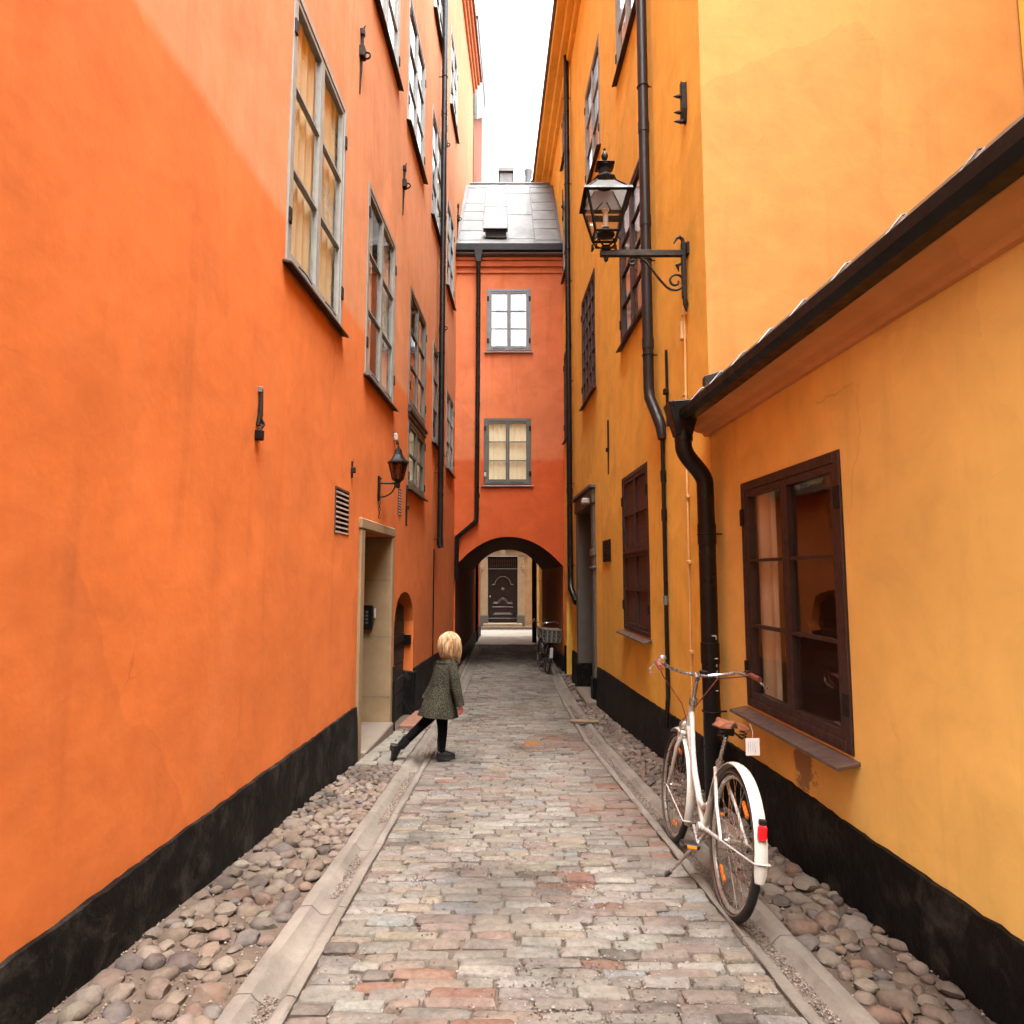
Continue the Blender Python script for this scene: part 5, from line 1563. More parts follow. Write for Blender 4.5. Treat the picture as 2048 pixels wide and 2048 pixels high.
def wheel(parent, c, r, rim, tyre, wall, refl):
    cx_, cz_ = c
    def ring(rad, th, n=40):
        return [(cx_ + rad * math.cos(a), 0, cz_ + rad * math.sin(a)) for a in [2 * math.pi * k / n for k in range(n)]]
    m = MB(); m.tube(ring(r - .040, 0), .011, 8, closed=True)
    m.tube(ring(r - .047, 0), .008, 6, closed=True)
    w = m.build('wheel', rim, parent, smooth=True)
    m = MB(); m.tube(ring(r - .018, 0), .0185, 10, closed=True); m.build('tyre', tyre, w, smooth=True)
    m = MB()
    for s_ in (-1, 1):
        P = [(cx_ + (r - .026) * math.cos(a), s_ * .016, cz_ + (r - .026) * math.sin(a)) for a in [2 * math.pi * k / 40 for k in range(40)]]
        m.tube(P, .006, 5, closed=True)
    m.build('tyre_wall', wall, w, smooth=True)
    m = MB(); m.lathe([(.012, -.05), (.012, -.035), (.03, -.033), (.03, -.028), (.016, -.024), (.016, .024), (.03, .028), (.03, .033), (.012, .035), (.012, .05)], (cx_, 0, cz_), 12, 'Y'); m.build('hub', 'chrome', w, smooth=True)
    m = MB()
    for k in range(32):
        a = 2 * math.pi * k / 32
        s_ = -1 if k % 2 else 1
        b = a + (.55 if (k // 2) % 2 else -.55)
        m.tube([(cx_ + .026 * math.cos(b), s_ * .028, cz_ + .026 * math.sin(b)), (cx_ + (r - .045) * math.cos(a), 0, cz_ + (r - .045) * math.sin(a))], .0013, 4, caps=False)
    m.build('spokes', 'chrome', w)
    if refl:
        for a in refl:
            m = MB(); ca, sa = math.cos(a), math.sin(a)
            q = [(cx_ + (r * .66) * ca + u * ca - v * -sa * 0 - v * sa, .006 * s_, cz_ + (r * .66) * sa + u * sa + v * ca) for s_ in (-1, 1) for (u, v) in ((-.012, -.045), (.012, -.045), (.012, .045), (-.012, .045))]
            m.hexa(q); m.build('spoke_reflector', 'amber', w, bevel=.003)
    return w

def fender(parent, c, r, a0, a1, paint, width=.030):
    m = MB(); n = 26; k = 7
    vs = []
    for i in range(n + 1):
        a = a0 + (a1 - a0) * i / n
        tip = 1.0 if 0 < i < n else .72
        for j in range(k):
            v = -1 + 2 * j / (k - 1)
            rr = r + .010 * (1 - v * v)
            vs.append((c[0] + rr * math.cos(a), v * width * tip, c[1] + rr * math.sin(a)))
    vs2 = [(c[0] + (x - c[0]) * (1 - .004 / r), y, c[1] + (z - c[1]) * (1 - .004 / r)) for x, y, z in vs]
    N_ = len(vs)
    fs = [(i * k + j, i * k + j + 1, (i + 1) * k + j + 1, (i + 1) * k + j) for i in range(n) for j in range(k - 1)]
    fs += [(N_ + a, N_ + d, N_ + c_, N_ + b) for a, b, c_, d in fs]
    for i in range(n):
        fs += [(i * k, (i + 1) * k, N_ + (i + 1) * k, N_ + i * k), (i * k + k - 1, N_ + i * k + k - 1, N_ + (i + 1) * k + k - 1, (i + 1) * k + k - 1)]
    m.add(vs + vs2, fs)
    return m.build('mudguard', paint, parent, smooth=True)

def bicycle(name, label, loc, yaw, lean, pitch, paint, basket=False, steer=0.0, tag_paint='leather', full=True):
    """upright step-through bicycle; x forward, z up, wheels on z=0"""
    b = thing(name, label, 'bicycle', loc, None, (lean, pitch, yaw), world_parts=False)
    r = .345
    RH, FHB = (0.0, r), (1.13, r)
    BB = Vector((.47, 0, .275))
    ST = Vector((.285, 0, .66))
    HT, HBt = Vector((.885, 0, .905)), Vector((.950, 0, .715))
    m = MB()
    m.tube([HBt + Vector((-.012, 0, .045)), Vector((.72, 0, .50)), BB], [.019, .019, .019], 10)          # down tube
    m.tube([HT + Vector((.012, 0, -.06)), Vector((.80, 0, .62)), Vector((.70, 0, .47)), Vector((.60, 0, .385)), Vector((.50, 0, .375)), Vector((.42, 0, .41))], .017, 10)   # swept top tube
    m.tube([BB, ST], .017, 10)
    m.tube([HT, HBt], .021, 12)
    for s_ in (-1, 1):
        m.tube([(BB.x - .02, s_ * .03, BB.z), (.25, s_ * .05, .315), (0, s_ * .062, r)], [.012, .011, .009], 8)
        m.tube([(.30, s_ * .018, .63), (.14, s_ * .05, .48), (0, s_ * .062, r)], [.010, .009, .008], 8)
    m.tube([BB + Vector((0, -.04, 0)), BB + Vector((0, .04, 0))], .026, 12)
    m.build('frame', paint, b, smooth=True)
    # steering set
    m = MB()
    for s_ in (-1, 1):
        m.tube([(.955, s_ * .030, .70), (.985, s_ * .052, .62), (1.05, s_ * .056, .46), (1.13, s_ * .056, r)], [.014, .014, .011, .008], 8)
    m.tube([(.955, -.045, .705), (.955, .045, .705)], .015, 8)
    m.build('fork', paint, b, smooth=True)
    wheel(b, RH, r, 'rim', 'rubber', 'tyre_wall', [2.2, 5.3] if full else None)
    wheel(b, FHB, r, 'rim', 'rubber', 'tyre_wall', [1.7, 4.6] if full else None)
    rf_ = fender(b, RH, r + .016, RAD(20), RAD(190), paint, .029)
    ff_ = fender(b, FHB, r + .016, RAD(60), RAD(205), paint, .028)
    m = MB(); m.box(W, 0, .012, -.02, .02, .0, .05)
    # stays
    for (cc, an, par) in ((RH, RAD(177), rf_), (FHB, RAD(200), ff_)):
        m = MB()
        e = (cc[0] + (r + .026) * math.cos(an), cc[1] + (r + .026) * math.sin(an))
        m.tube([(cc[0], .064, cc[1]), (e[0], .036, e[1]), (e[0] - .004, 0, e[1]), (e[0], -.036, e[1]), (cc[0], -.064, cc[1])], .004, 6); m.build('mudguard_stay', paint, par)
    # handlebar, grips, levers, bell
    sx = HT + (HT - HBt).normalized() * .175
    m = MB(); m.tube([HT, sx], .0125, 10); m.tube([sx + Vector((-.01, 0, -.012)), sx + Vector((.035, 0, .012))], .017, 10)
    m.build('stem', 'chrome', b, smooth=True)
    m = MB(); m.tube([HT + Vector((0, 0, -.012)) , HT + (HT - HBt).normalized() * .03], .026, 12); m.build('headset', 'chrome', b, smooth=True)
    hb = [(-.235, .295, .030), (-.15, .285, .042), (-.03, .235, .048), (.03, .16, .02), (.045, .07, 0), (.045, 0, 0)]
    pts = [(sx.x - .01 + x, y, sx.z + .012 + z) for x, y, z in hb] + [(sx.x - .01 + x, -y, sx.z + .012 + z) for x, y, z in hb[-2::-1]]
    m = MB(); m.tube(pts, .011, 8); m.build('handlebar', 'chrome', b, smooth=True)
    for s_ in (1, -1):
        p0 = Vector((pts[0][0], s_ * pts[0][1], pts[0][2])); p1 = Vector((pts[1][0], s_ * pts[1][1], pts[1][2]))
        m = MB(); m.tube([p0 + (p0 - p1).normalized() * .012, p0 + (p1 - p0) * 1.25], [.0165, .0165], 10); m.build('grip', 'grip', b, smooth=True)
        m = MB(); m.tube([p1 + (p1 - p0).normalized() * .03, p1 + (p1 - p0).normalized() * .075], .021, 10); m.build('lever_clamp', 'black_plastic' if s_ < 0 else 'chrome', b, smooth=True)
        m = MB(); m.tube([p1 + Vector((.05, s_ * .02, -.01)), p1 + Vector((0, s_ * .055, -.035)), p0 + Vector((0, s_ * .05, -.045))], [.006, .006, .007], 6); m.build('brake_lever', 'chrome', b, smooth=True)
    q = Vector((pts[2][0] + .02, pts[2][1], pts[2][2] + .03))
    m = MB(); m.lathe([(.027, -.006), (.027, .004), (.022, .016), (.008, .023), (.0, .025)], q, 12); m.build('bell', 'chrome', b, smooth=True)
    m = MB(); m.tube([pts[1], (sx.x + .08, .20, sx.z - .02), (sx.x + .10, .06, sx.z - .18), (sx.x + .09, .0, .74)], .004, 6)
    m.tube([(pts[1][0], -pts[1][1], pts[1][2]), (sx.x + .10, -.16, sx.z + .0), (sx.x + .12, -.03, sx.z - .2), (.99, .03, .78)], .004, 6); m.build('brake_cables', 'grip', b, smooth=True)
    m = MB(); m.box(W, sx.x + .02, sx.x + .05, -.075, -.02, sx.z + .022, sx.z + .045); m.build('lamp_mount', 'black_plastic', b, bevel=.006)
    # headlamp and brake at the crown
    m = MB(); m.lathe([(.012, 0), (.034, .012), (.040, .05), (.036, .062), (.0, .066)], (.985, 0, .742), 14, 'X'); m.build('headlamp', 'chrome', b, smooth=True)
    m = MB(); m.tube([(.985, -.05, .655), (1.0, -.045, .70), (1.0, 0, .722), (1.0, .045, .70), (.985, .05, .655)], .008, 6); m.build('brake_calliper', 'chrome', b, smooth=True)
    # saddle
    m = MB(); m.tube([ST + (ST - BB).normalized() * -.05, ST + (ST - BB).normalized() * .17], .0125, 10); m.build('seat_post', 'chrome', b, smooth=True)
    m = MB(); m.tube([ST - (ST - BB).normalized() * .012, ST + (ST - BB).normalized() * .012], .021, 10); m.build('seat_clamp', 'chrome', b, smooth=True)
    sp = ST + (ST - BB).normalized() * .19
    rows = [(-.135, .02, .018), (-.125, .075, .012), (-.085, .098, .014), (-.03, .085, .010), (.03, .050, .004), (.09, .028, .004), (.135, .020, .004), (.15, .008, .000)]
    vs = []; k = 9
    for (x, hw, zz) in rows:
        for j in range(k):
            v = -1 + 2 * j / (k - 1)
            vs.append((sp.x + .02 + x, v * hw, sp.z + .055 + zz - .030 * abs(v) ** 2.5))
    nrow = len(rows)
    vs2 = [(x, y * .97, z - .007 - .003 * (1 - min(1, abs(y) / .1))) for x, y, z in vs]
    N_ = len(vs)
    fs = [(i * k + j, i * k + j + 1, (i + 1) * k + j + 1, (i + 1) * k + j) for i in range(nrow - 1) for j in range(k - 1)]
    fs += [tuple(N_ + q_ for q_ in f[::-1]) for f in fs]
    for i in range(nrow - 1):
        fs += [(i * k, (i + 1) * k, N_ + (i + 1) * k, N_ + i * k), (i * k + k - 1, N_ + i * k + k - 1, N_ + (i + 1) * k + k - 1, (i + 1) * k + k - 1)]
    for i in (0, nrow - 1):
        fs += [(i * k + j, i * k + j + 1, N_ + i * k + j + 1, N_ + i * k + j) for j in range(k - 1)]
    m = MB(); m.add(vs + vs2, fs); sd_ = m.build('saddle', tag_paint, b, smooth=True)
    for s_ in (-1, 1):
        m = MB()
        m.tube([(sp.x - .085 + .018 * math.cos(a), s_ * .055 + .018 * math.sin(a), sp.z - .012 + .05 * k2 / 24) for k2, a in enumerate([2 * math.pi * 3 * q_ / 24 for q_ in range(25)])], .0032, 5); m.build('saddle_spring', 'spring', sd_)
        m = MB(); m.tube([(sp.x - .085, s_ * .055, sp.z - .012), (sp.x + .0, s_ * .025, sp.z + .012), (sp.x + .13, s_ * .012, sp.z + .045)], .005, 6); m.build('saddle_rail', 'spring', sd_)
    m = MB(); m.box(W, sp.x - .03, sp.x + .03, -.032, .032, sp.z - .012, sp.z + .028); m.build('saddle_clip', 'spring', sd_, bevel=.005)
    # drive
    m = MB(); m.prism(lambda t_, o_, z_: (t_, -.055 + o_, z_), [(.55 + .0, .275), (.535, .34), (.47, .365), (.40, .35), (.02, .385), (-.035, .345), (.02, .31), (.40, .20), (.47, .185), (.535, .21)], -.006, .006); m.build('chain_guard', paint, b, bevel=.003)
    for s_, an in ((1, RAD(200)), (-1, RAD(20))):
        e = Vector((BB.x + .165 * math.cos(an), s_ * .075, BB.z + .165 * math.sin(an)))
        m = MB(); m.tube([(BB.x, s_ * .06, BB.z), e], [.012, .010], 8); m.build('crank', 'chrome', b, smooth=True)
        m = MB(); m.box(W, e.x - .045, e.x + .045, min(e.y, e.y + s_ * .09), max(e.y, e.y + s_ * .09), e.z - .012, e.z + .012); pd = m.build('pedal', 'black_plastic', b, bevel=.006)
        m = MB(); m.box(W, e.x - .049, e.x - .044, min(e.y + s_ * .02, e.y + s_ * .07), max(e.y + s_ * .02, e.y + s_ * .07), e.z - .007, e.z + .007); m.build('pedal_reflector', 'amber', pd)
    # kickstand on the left, down
    m = MB(); m.tube([(.36, .03, .27), (.37, .06, .22), (.46, .185, .012)], [.011, .010, .008], 8); ks = m.build('kickstand', 'rim', b, smooth=True)
    m = MB(); m.tube([(.452, .172, .03), (.465, .195, .0)], .011, 8); m.build('stand_foot', 'rubber', ks)
    # rear lamp
    an = RAD(157)
    px_, pz_ = (r + .030) * math.cos(an), r + (r + .030) * math.sin(an)
    m = MB(); m.box(W, px_ - .022, px_ + .006, -.020, .020, pz_ - .035, pz_ + .030); rl = m.build('rear_lamp', 'red', b, bevel=.008)
    m = MB(); m.box(W, px_ - .014, px_ + .008, -.017, .017, pz_ + .031, pz_ + .055); m.build('lamp_bracket', 'rusty_iron', rl, bevel=.004)
    if basket:
        # woven plaid pannier box over the rear wheel
        bk = MB(); z0, z1 = .72, 1.02
        bk.hexa([(-.36, -.17, z0), (-.02, -.17, z0), (-.02, .17, z0), (-.36, .17, z0), (-.38, -.21, z1), (0, -.21, z1), (0, .21, z1), (-.38, .21, z1)])
        k_ = bk.build('basket', 'plaid', b, bevel=.02)
        m = MB(); m.tube([(-.385, -.215, z1), (.005, -.215, z1), (.005, .215, z1), (-.385, .215, z1)], .012, 6, closed=True); m.build('basket_rim', 'basket_rim', k_)
        for yy in (-.17, .17):
            m = MB(); m.tube([(-.37, yy, .75), (-.37, yy * 1.3, .88), (-.39, yy * 1.25, 1.0)], .010, 6); m.build('basket_edge', 'basket_rim', k_)
        m = MB(); m.box(W, -.34, -.02, -.05, .05, .705, .718)
        for yy in (-.05, .05):
            m.tube([(-.3, yy, .71), (0, yy * 1.3, r)], .007, 6)
        m.build('rack', paint, b)
        m = MB(); m.box(W, -.392, -.380, -.035, .035, .40, .62); m.build('rear_plate', 'white_plastic', b, bevel=.006)
    return b

def plaid(name):
    m, nt, b, out = newmat(name)
    v = nt.nodes.new('ShaderNodeTexCoord').outputs['Object']
    sep = nt.nodes.new('ShaderNodeSeparateXYZ'); lk(nt, v, sep.inputs[0])
    def band(ax, freq, ph, lo):
        s_ = math_n(nt, 'SINE', math_n(nt, 'ADD', math_n(nt, 'MULTIPLY', sep.outputs[ax], freq), ph))
        return math_n(nt, 'GREATER_THAN', s_, lo)
    c = mixc(nt, band(1, 62, .4, .35), (.010, .045, .040), (.20, .05, .045))
    c = mixc(nt, band(1, 62, 1.6, .88), c, (.26, .22, .19))
    c = mixc(nt, band(2, 70, .2, .80), c, (.05, .12, .11))
    lk(nt, c, b.inputs['Base Color']); b.inputs['Roughness'].default_value = .8
    return m
M['plaid'] = plaid('striped_woven_basket')
M['basket_rim'] = simple('pale_wicker_rim', (.20, .19, .16), .7, 0, .3, 40, .4, 80)

bike = bicycle('bicycle', 'white step through bicycle leaning by the annex pipe on the right', (1.045, 3.36, gz(3.36) - .012), RAD(90.2), RAD(7.0), RAD(3.97), 'bike_white')
bike2 = bicycle('bicycle', 'dark bicycle with striped basket parked in the mouth of the passage', (.80, 15.25, gz(15.4) + .0), RAD(97), RAD(3), 0.0, 'bike_green', basket=True, tag_paint='black_plastic', full=False)

# paper tag hanging from the white bicycle's saddle
tg = thing('paper_tag', 'white paper price tag hanging below the saddle of the white bicycle', 'tag', (1.19, 3.38, .45))
def FT(t, o, z): return (1.222 + t, 3.455 - o + .2 * t, .575 + z)
m = MB(); m.hexa([FT(-.038, 0, -.085), FT(.038, 0, -.088), FT(.038, .0012, -.088), FT(-.038, .0012, -.085), FT(-.038, 0, .0), FT(.038, 0, -.002), FT(.038, .0012, -.002), FT(-.038, .0012, .0)]); m.build('card', 'paper', tg)
for k in range(4):
    m = MB(); x = -.024 + k * .012; m.box(FT, x, x + .002, .0014, .002, -.070, -.018); m.build('printed_line', 'ink', tg)
m = MB(); m.box(FT, .012, .016, .0014, .002, -.074, -.060); m.build('printed_mark', 'ink', tg)
m = MB(); m.tube([FT(0, .001, -.004), FT(.004, .0, .03), FT(-.01, .0, .07)], .0012, 4); m.build('string', 'paper', tg)

# ------------------------------------------------------------------ the girl
def tweed(name):
    m, nt, b, out = newmat(name)
    pos = nt.nodes.new('ShaderNodeNewGeometry').outputs['Position']
    mp = nt.nodes.new('ShaderNodeMapping'); mp.inputs['Rotation'].default_value = (0, 0, RAD(-35)); lk(nt, pos, mp.inputs['Vector'])
    v1 = coords(nt, (1, 1, 1.9))
    f1 = noise_n(nt, v1, 150, 2, .5)
    col = ramp(nt, f1, [(.40, (.004, .0045, .004)), (.50, (.014, .014, .010)), (.58, (.075, .068, .046)), (.68, (.12, .108, .075))])
    col = mixc(nt, ramp(nt, noise_n(nt, coords(nt), 9, 3), [(.4, g1(0)), (.7, g1(.45))]), col, (.010, .010, .008))
    lk(nt, col, b.inputs['Base Color'])
    b.inputs['Roughness'].default_value = .95
    b.inputs['Sheen Weight'].default_value = .0
    b.inputs['Specular IOR Level'].default_value = .1
    lk(nt, bump(nt, noise_n(nt, coords(nt), 220, 3), .6, .004), b.inputs['Normal'])
    return m
M['tweed'] = tweed('green_grey_tweed')
M['skin'] = simple('skin', (.62, .30, .22), .5, 0, .08, 20, .05, 200)
M['hand_skin'] = simple('cold_pink_skin', (.66, .20, .17), .5, 0, .08, 20, .05, 200)
M['tights'] = simple('black_tights', (.0025, .0025, .003), .9, 0, .2, 40, .2, 200, spec=.08)
M['boot'] = simple('black_leather_boot', (.005, .005, .0055), .42, 0, .3, 20, .2, 60, spec=.25)
M['sole'] = simple('black_boot_sole', (.004, .004, .004), .7, 0, .3, 20, .2, 60)
M['lining'] = simple('coat_piping', (.005, .005, .005), .8, 0, .2, 20, 0)
def hair_mat():
    m, nt, b, out = newmat('blonde_hair')
    v = coords(nt, (1, 1, .12))
    f = noise_n(nt, v, 60, 4, .65)
    lk(nt, ramp(nt, f, [(.34, (.11, .055, .022)), (.5, (.36, .215, .105)), (.66, (.56, .41, .26))]), b.inputs['Base Color'])
    b.inputs['Roughness'].default_value = .38
    lk(nt, bump(nt, f, .5, .006), b.inputs['Normal'])
    return m
M['hair'] = hair_mat()

def skinned(name, verts, edges, radii, mat, parent, root=0, sub=2):
    me = bpy.data.meshes.new(name)
    me.from_pydata(verts, edges, [])
    o = bpy.data.objects.new(name, me)
    scene.collection.objects.link(o)
    bm = bmesh.new(); bm.from_mesh(me)
    lay = bm.verts.layers.skin.verify()
    bm.verts.ensure_lookup_table()
    for i, v in enumerate(bm.verts):
        r_ = radii[i]
        v[lay].radius = r_ if isinstance(r_, tuple) else (r_, r_)
        v[lay].use_root = (i == root)
    bm.to_mesh(me); bm.free()
    me.materials.append(M[mat])
    sk = o.modifiers.new('skin', 'SKIN'); sk.use_smooth_shade = True; sk.branch_smoothing = .6
    sb_ = o.modifiers.new('subsurf', 'SUBSURF'); sb_.levels = sub; sb_.render_levels = sub
    attach(o, parent)
    return o

G0 = (-.69, 6.85, gz(6.85))
girl = thing('person', 'child with blonde bob in tweed coat and black boots, striding up the alley', 'person', G0)
hd = Vector((.82, .57, 0)); rt = Vector((.57, -.82, 0)); up = Vector((0, 0, 1))
V = []; E_ = []; Rr = []
def vx(p, r_, link=None):
    V.append(tuple(p)); Rr.append(r_)
    if link is not None:
        E_.append((link, len(V) - 1))
    return len(V) - 1
pel = vx((-.735, 6.87, .09), .085)
abd = vx((-.72, 6.875, .22), .080, pel)
che = vx((-.69, 6.88, .37), .088, abd)
nck0 = vx((-.66, 6.885, .50), .045, che)
nck = vx((-.645, 6.89, .555), .036, nck0)
hd0 = vx((-.633, 6.895, .61), .060, nck)
hd1 = vx((-.628, 6.898, .67), .078, hd0)
hd2 = vx((-.63, 6.898, .735), .075, hd1)
hd3 = vx((-.635, 6.895, .785), .045, hd2)
shR = vx((-.605, 6.80, .475), .040, che); elR = vx((-.560, 6.745, .285), .030, shR); wrR = vx((-.520, 6.735, .115), .020, elR)
plR = vx((-.512, 6.735, .075), (.024, .013), wrR)
shL = vx((-.745, 6.965, .475), .040, che); elL = vx((-.80, 7.05, .29), .030, shL); wrL = vx((-.895, 7.04, .125), .020, elL)
plL = vx((-.915, 7.035, .085), (.024, .013), wrL)
hpR = vx((-.705, 6.83, .03), .062, pel); knR = vx((-.698, 6.825, -.19), .044, hpR); anR = vx((-.712, 6.845, -.385), .030, knR)
hpL = vx((-.775, 6.905, .03), .062, pel); knL = vx((-.945, 6.875, -.145), .044, hpL); anL = vx((-1.125, 6.835, -.315), .030, knL)
# fingers: four and a thumb on each hand, slightly curled
for (pl_, sgn) in ((plR, 1), (plL, -1)):
    b0 = Vector(V[pl_])
    for q, (off, ln) in enumerate(((-.017, .036), (-.006, .042), (.006, .040), (.016, .031))):
        k1 = vx(b0 + hd * off + up * -.022, .0075, pl_)
        k2 = vx(b0 + hd * (off + .002) + up * (-.022 - ln * .55) + rt * (-.004 * sgn), .0068, k1)
        vx(b0 + hd * (off + .004) + up * (-.022 - ln) + rt * (-.016 * sgn), .0055, k2)
    t1 = vx(b0 + hd * .022 + up * .004, .0085, pl_)
    vx(b0 + hd * .034 + up * -.022, .0068, t1)
body = skinned('body', V, E_, Rr, 'hand_skin', girl, 0, 2)
# nose, eyes, mouth on the far side of the head
fc = Vector((-.63, 6.897, .68)) + hd * .075
m = MB(); m.lathe([(.001, 0), (.011, .006), (.010, .016), (.004, .034)], fc + up * -.018 + hd * .004, 8); m.build('nose', 'skin', girl, smooth=True)
for s_ in (-1, 1):
    m = MB(); m.lathe([(.0, -.008), (.008, -.004), (.009, 0), (.008, .004), (.0, .008)], fc + rt * (.028 * s_) + up * .015 - hd * .008, 8); m.build('eye', 'white_plastic', girl, smooth=True)
m = MB(); m.tube([fc + rt * -.018 + up * -.036 - hd * .006, fc + up * -.038, fc + rt * .018 + up * -.036 - hd * .006], .005, 6); m.build('mouth', 'hand_skin', girl)
# tights over the legs
TV = []; TE = []; TR = []
def tv(p, r_, link=None):
    TV.append(p); TR.append(r_)
    if link is not None: TE.append((link, len(TV) - 1))
    return len(TV) - 1
p0 = tv((-.735, 6.87, .06), .075)
h1 = tv((-.705, 6.83, .015), .072, p0); a_ = tv((-.700, 6.826, -.10), .058, h1); k1 = tv((-.698, 6.825, -.19), .050, a_); c1 = tv((-.706, 6.838, -.28), .047, k1); tv((-.712, 6.845, -.39), .038, c1)
h2 = tv((-.785, 6.905, .015), .070, p0); a_ = tv((-.87, 6.89, -.075), .057, h2); k2 = tv((-.95, 6.875, -.150), .050, a_); c2 = tv((-1.045, 6.855, -.24), .046, k2); tv((-1.125, 6.835, -.315), .038, c2)
skinned('tights', TV, TE, TR, 'tights', girl, 0, 2)

def loft(mb, rings, n=26, cap=(True, True), gap=None):
    vs = []
    for (c, ax, ay, az, seed) in rings:
        for j in range(n):
            w_ = 2 * math.pi * j / n
            k_ = 1 + seed * (.7 * nz(math.cos(w_) * 2.0, math.sin(w_) * 2.0, c[2] * 3) + .55 * math.sin(w_ * 6 + 2.5 * math.sin(c[2] * 9)))
            vs.append(Vector(c) + (ax * math.cos(w_) + ay * math.sin(w_)) * k_ + up * (az * math.cos(w_)))
    k = len(rings)
    fs = [(i * n + j, i * n + (j + 1) % n, (i + 1) * n + (j + 1) % n, (i + 1) * n + j) for i in range(k - 1) for j in range(n)]
    if cap[0]: fs.append(tuple(range(n - 1, -1, -1)))
    if cap[1]: fs.append(tuple(range((k - 1) * n, k * n)))
    mb.add(vs, fs)
# boots: shaft, foot, sole
def boot(ank, toe, upv, shaft_top):
    a, t = Vector(ank), Vector(toe)
    d = (t - a).normalized()
    side = d.cross(upv).normalized(); u_ = side.cross(d).normalized()
    sh = (Vector(shaft_top) - a).normalized()
    m = MB()
    path = [Vector(shaft_top), Vector(shaft_top) - sh * .05, a + sh * .02]
    m.tube(path, [.048, .046, .042], 14)
    bt = m.build('boot', 'boot', girl, smooth=True)
    m = MB(); L_ = .185
    rows = [(-.045, .020, .030), (-.035, .036, .060), (.0, .040, .078), (.04, .041, .062), (.08, .044, .044), (.115, .040, .034), (.138, .026, .026), (.146, .010, .016)]
    vs = []; n = 10
    for (x, hw, hh) in rows:
        for j in range(n):
            w_ = math.pi * j / (n - 1)
            vs.append(a + d * x + side * (hw * math.cos(w_)) + u_ * (-.050 + hh * math.sin(w_)))
    k = len(rows)
    fs = [(i * n + j, i * n + j + 1, (i + 1) * n + j + 1, (i + 1) * n + j) for i in range(k - 1) for j in range(n - 1)] + [tuple(range(n)), tuple(range((k - 1) * n, k * n))] + [(i * n, (i + 1) * n, (i + 1) * n + n - 1, i * n + n - 1) for i in range(k - 1)]
    m.add(vs, fs); m.build('boot_foot', 'boot', bt, smooth=True)
    m = MB(); vs = []
    for zz in (-.050, -.072):
        vs += [a + d * x + side * (s_ * hw * 1.06) + u_ * zz for s_, lst in ((1, rows), (-1, rows[::-1])) for (x, hw, hh) in lst]
    n = len(rows) * 2
    m.add(vs, [tuple(range(n)), tuple(range(2 * n - 1, n - 1, -1))] + [(i, (i + 1) % n, n + (i + 1) % n, n + i) for i in range(n)]); m.build('boot_sole', 'sole', bt)
    m = MB(); q = a - d * .02 - u_ * .085
    m.hexa([q + d * x + side * y + u_ * z for z in (-.006, .014) for (x, y) in ((-.022, -.034), (.032, -.036), (.032, .036), (-.022, .034))]); m.build('boot_heel', 'sole', bt)
gy = gz(6.85) + .03
boot((-.712, 6.845, gy + .082), (-.56, 6.90, gy + .074), up, (-.708, 6.84, gy + .22))
boot((-1.135, 6.832, -.335), (-1.150, 6.845, -.46), Vector((.95, .1, .25)), (-1.055, 6.85, -.245))
# coat: flared, open hem, with sleeves, collar and piping
m = MB()
def ring(c, w, d_, tilt=0.0, s_=.0):
    return (c, hd * d_, rt * w, tilt, s_)
R_ = [ring((-.650, 6.888, .545), .058, .056, .01), ring((-.655, 6.886, .528), .090, .066, .008), ring((-.668, 6.884, .500), .128, .082), ring((-.680, 6.882, .455), .146, .098), ring((-.692, 6.880, .385), .148, .112, 0, .02), ring((-.706, 6.876, .29), .146, .124, 0, .03), ring((-.720, 6.872, .20), .156, .145, -.005, .04),
      ring((-.735, 6.868, .10), .176, .172, -.012, .06), ring((-.745, 6.865, .01), .196, .196, -.020, .08), ring((-.748, 6.864, -.022), .200, .202, -.022, .09)]
loft(m, R_, 30, (False, False))
I_ = [(c, ax * .95, ay * .95, az, s_) for (c, ax, ay, az, s_) in R_[::-1]]
loft(m, I_, 30, (False, True))
m.build('coat', 'tweed', girl, smooth=True, recalc=False)
for (a, e, w_) in ((Vector(V[shR]), Vector(V[elR]), Vector(V[wrR])), (Vector(V[shL]), Vector(V[elL]), Vector(V[wrL]))):
    m = MB(); m.tube([a + (a - e) * .12 + up * .01, a, a + (e - a) * .5, e, e + (w_ - e) * .5, w_ + (w_ - e) * .08], [.045, .060, .054, .053, .047, .047], 14); m.build('coat_sleeve', 'tweed', girl, smooth=True)
m = MB(); loft(m, [ring((-.648, 6.888, .562), .062, .060, .012), ring((-.652, 6.887, .545), .088, .082, .010), ring((-.656, 6.886, .518), .106, .096, .006), ring((-.656, 6.886, .512), .102, .092, .006)], 24, (False, False)); m.build('coat_collar', 'tweed', girl, smooth=True, recalc=False)
m = MB(); m.tube([Vector((-.656, 6.886, .515)) + hd * (.097 * math.cos(w_)) + rt * (.107 * math.sin(w_)) + up * (.006 * math.cos(w_)) for w_ in [2 * math.pi * k / 28 for k in range(28)]], .006, 6, closed=True); m.build('collar_piping', 'lining', girl)
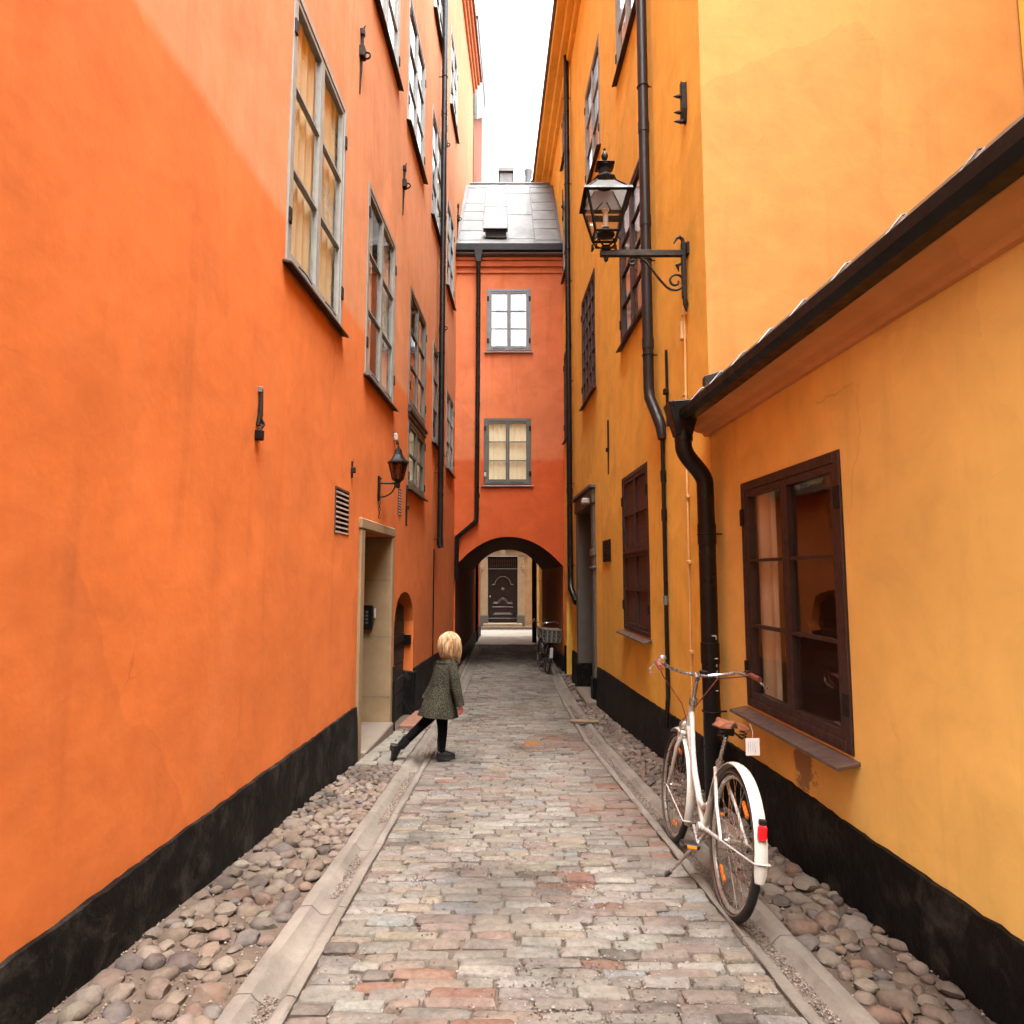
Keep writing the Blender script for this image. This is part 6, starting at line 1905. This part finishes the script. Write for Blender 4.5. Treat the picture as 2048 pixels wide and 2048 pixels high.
# hair: cap of locks falling to the collar, open over the face
m = MB(); n = 64
rings = [(.822, .010), (.815, .038), (.798, .065), (.770, .090), (.733, .107), (.69, .114), (.645, .113), (.60, .104), (.562, .088), (.535, .068)]
vs = []
for i, (z, r_) in enumerate(rings):
    for j in range(n):
        w_ = 2 * math.pi * j / n
        lock = 1 + .06 * math.sin(w_ * 17 + 2.0 * math.sin(z * 9)) * min(1, i / 4) + .05 * nz(math.cos(w_) * 3, math.sin(w_) * 3, z * 2.5)
        face = max(0, math.cos(w_))                  # towards the face
        dd = r_ * lock * (1 - (.30 * face ** 6 if i > 4 else 0)) * (1.0 + .06 * max(0, -math.cos(w_)))
        lift = (.05 * nz(math.cos(w_) * 4, math.sin(w_) * 4, 3.3) if i >= 8 else 0) - (.04 * max(0, math.cos(w_)) if i >= 7 else 0)
        sway = .018 * max(0, i - 4) / 5
        vs.append(Vector((-.636, 6.893, z + lift)) + hd * (dd * math.cos(w_) + sway) + rt * (dd * .92 * math.sin(w_)))
k = len(rings)
fs = [(i * n + j, i * n + (j + 1) % n, (i + 1) * n + (j + 1) % n, (i + 1) * n + j) for i in range(k - 1) for j in range(n) if not (i >= 4 and math.cos(2 * math.pi * (j + .5) / n) > .80)] + [tuple(range(n - 1, -1, -1))]
m.add(vs, fs)
m.build('hair', 'hair', girl, smooth=True, recalc=False)
def hair_r(z):
    for (za, ra), (zb, rb) in zip(rings, rings[1:]):
        if za >= z >= zb:
            return ra + (rb - ra) * (za - z) / (za - zb)
    return rings[-1][1] if z < rings[-1][0] else .012
m = MB()
hb_ = Vector((-.636, 6.893, 0))
for q in range(620):
    w0 = random.uniform(RAD(38), RAD(322))
    z0 = .82 - .15 * random.random() ** 1.6
    ze = random.uniform(.505, .575) - .02 * math.cos(w0)
    drift = random.uniform(-.22, .22) + .10 * math.sin(w0 * 3)
    off = random.uniform(-.008, .011)
    flick = random.choice((0, 0, random.uniform(.0, .03)))
    pts = []
    K = 7
    for k in range(K + 1):
        f = k / K
        z = z0 + (ze - z0) * f
        w1 = w0 + drift * f * f + .05 * math.sin(5 * f + q)
        rr = hair_r(max(z, .535)) + off + flick * f ** 3 + .004 * math.sin(4 * f + q * 1.7)
        if z < .56:
            rr *= 1 - .5 * (.56 - z) / .06 * (0 if flick else .5)
        sw_ = .018 * max(0, .70 - z) / .15
        pts.append(hb_ + hd * (rr * math.cos(w1) * (1.0 + .06 * max(0, -math.cos(w1))) + sw_) + rt * (rr * .92 * math.sin(w1)) + up * z)
    wd = random.uniform(.0016, .0034)
    m.tube(pts, [wd * .6] + [wd] * (K - 2) + [wd * .7, wd * .25], 4, caps=False)
m.build('loose_locks', 'hair', girl, smooth=True)
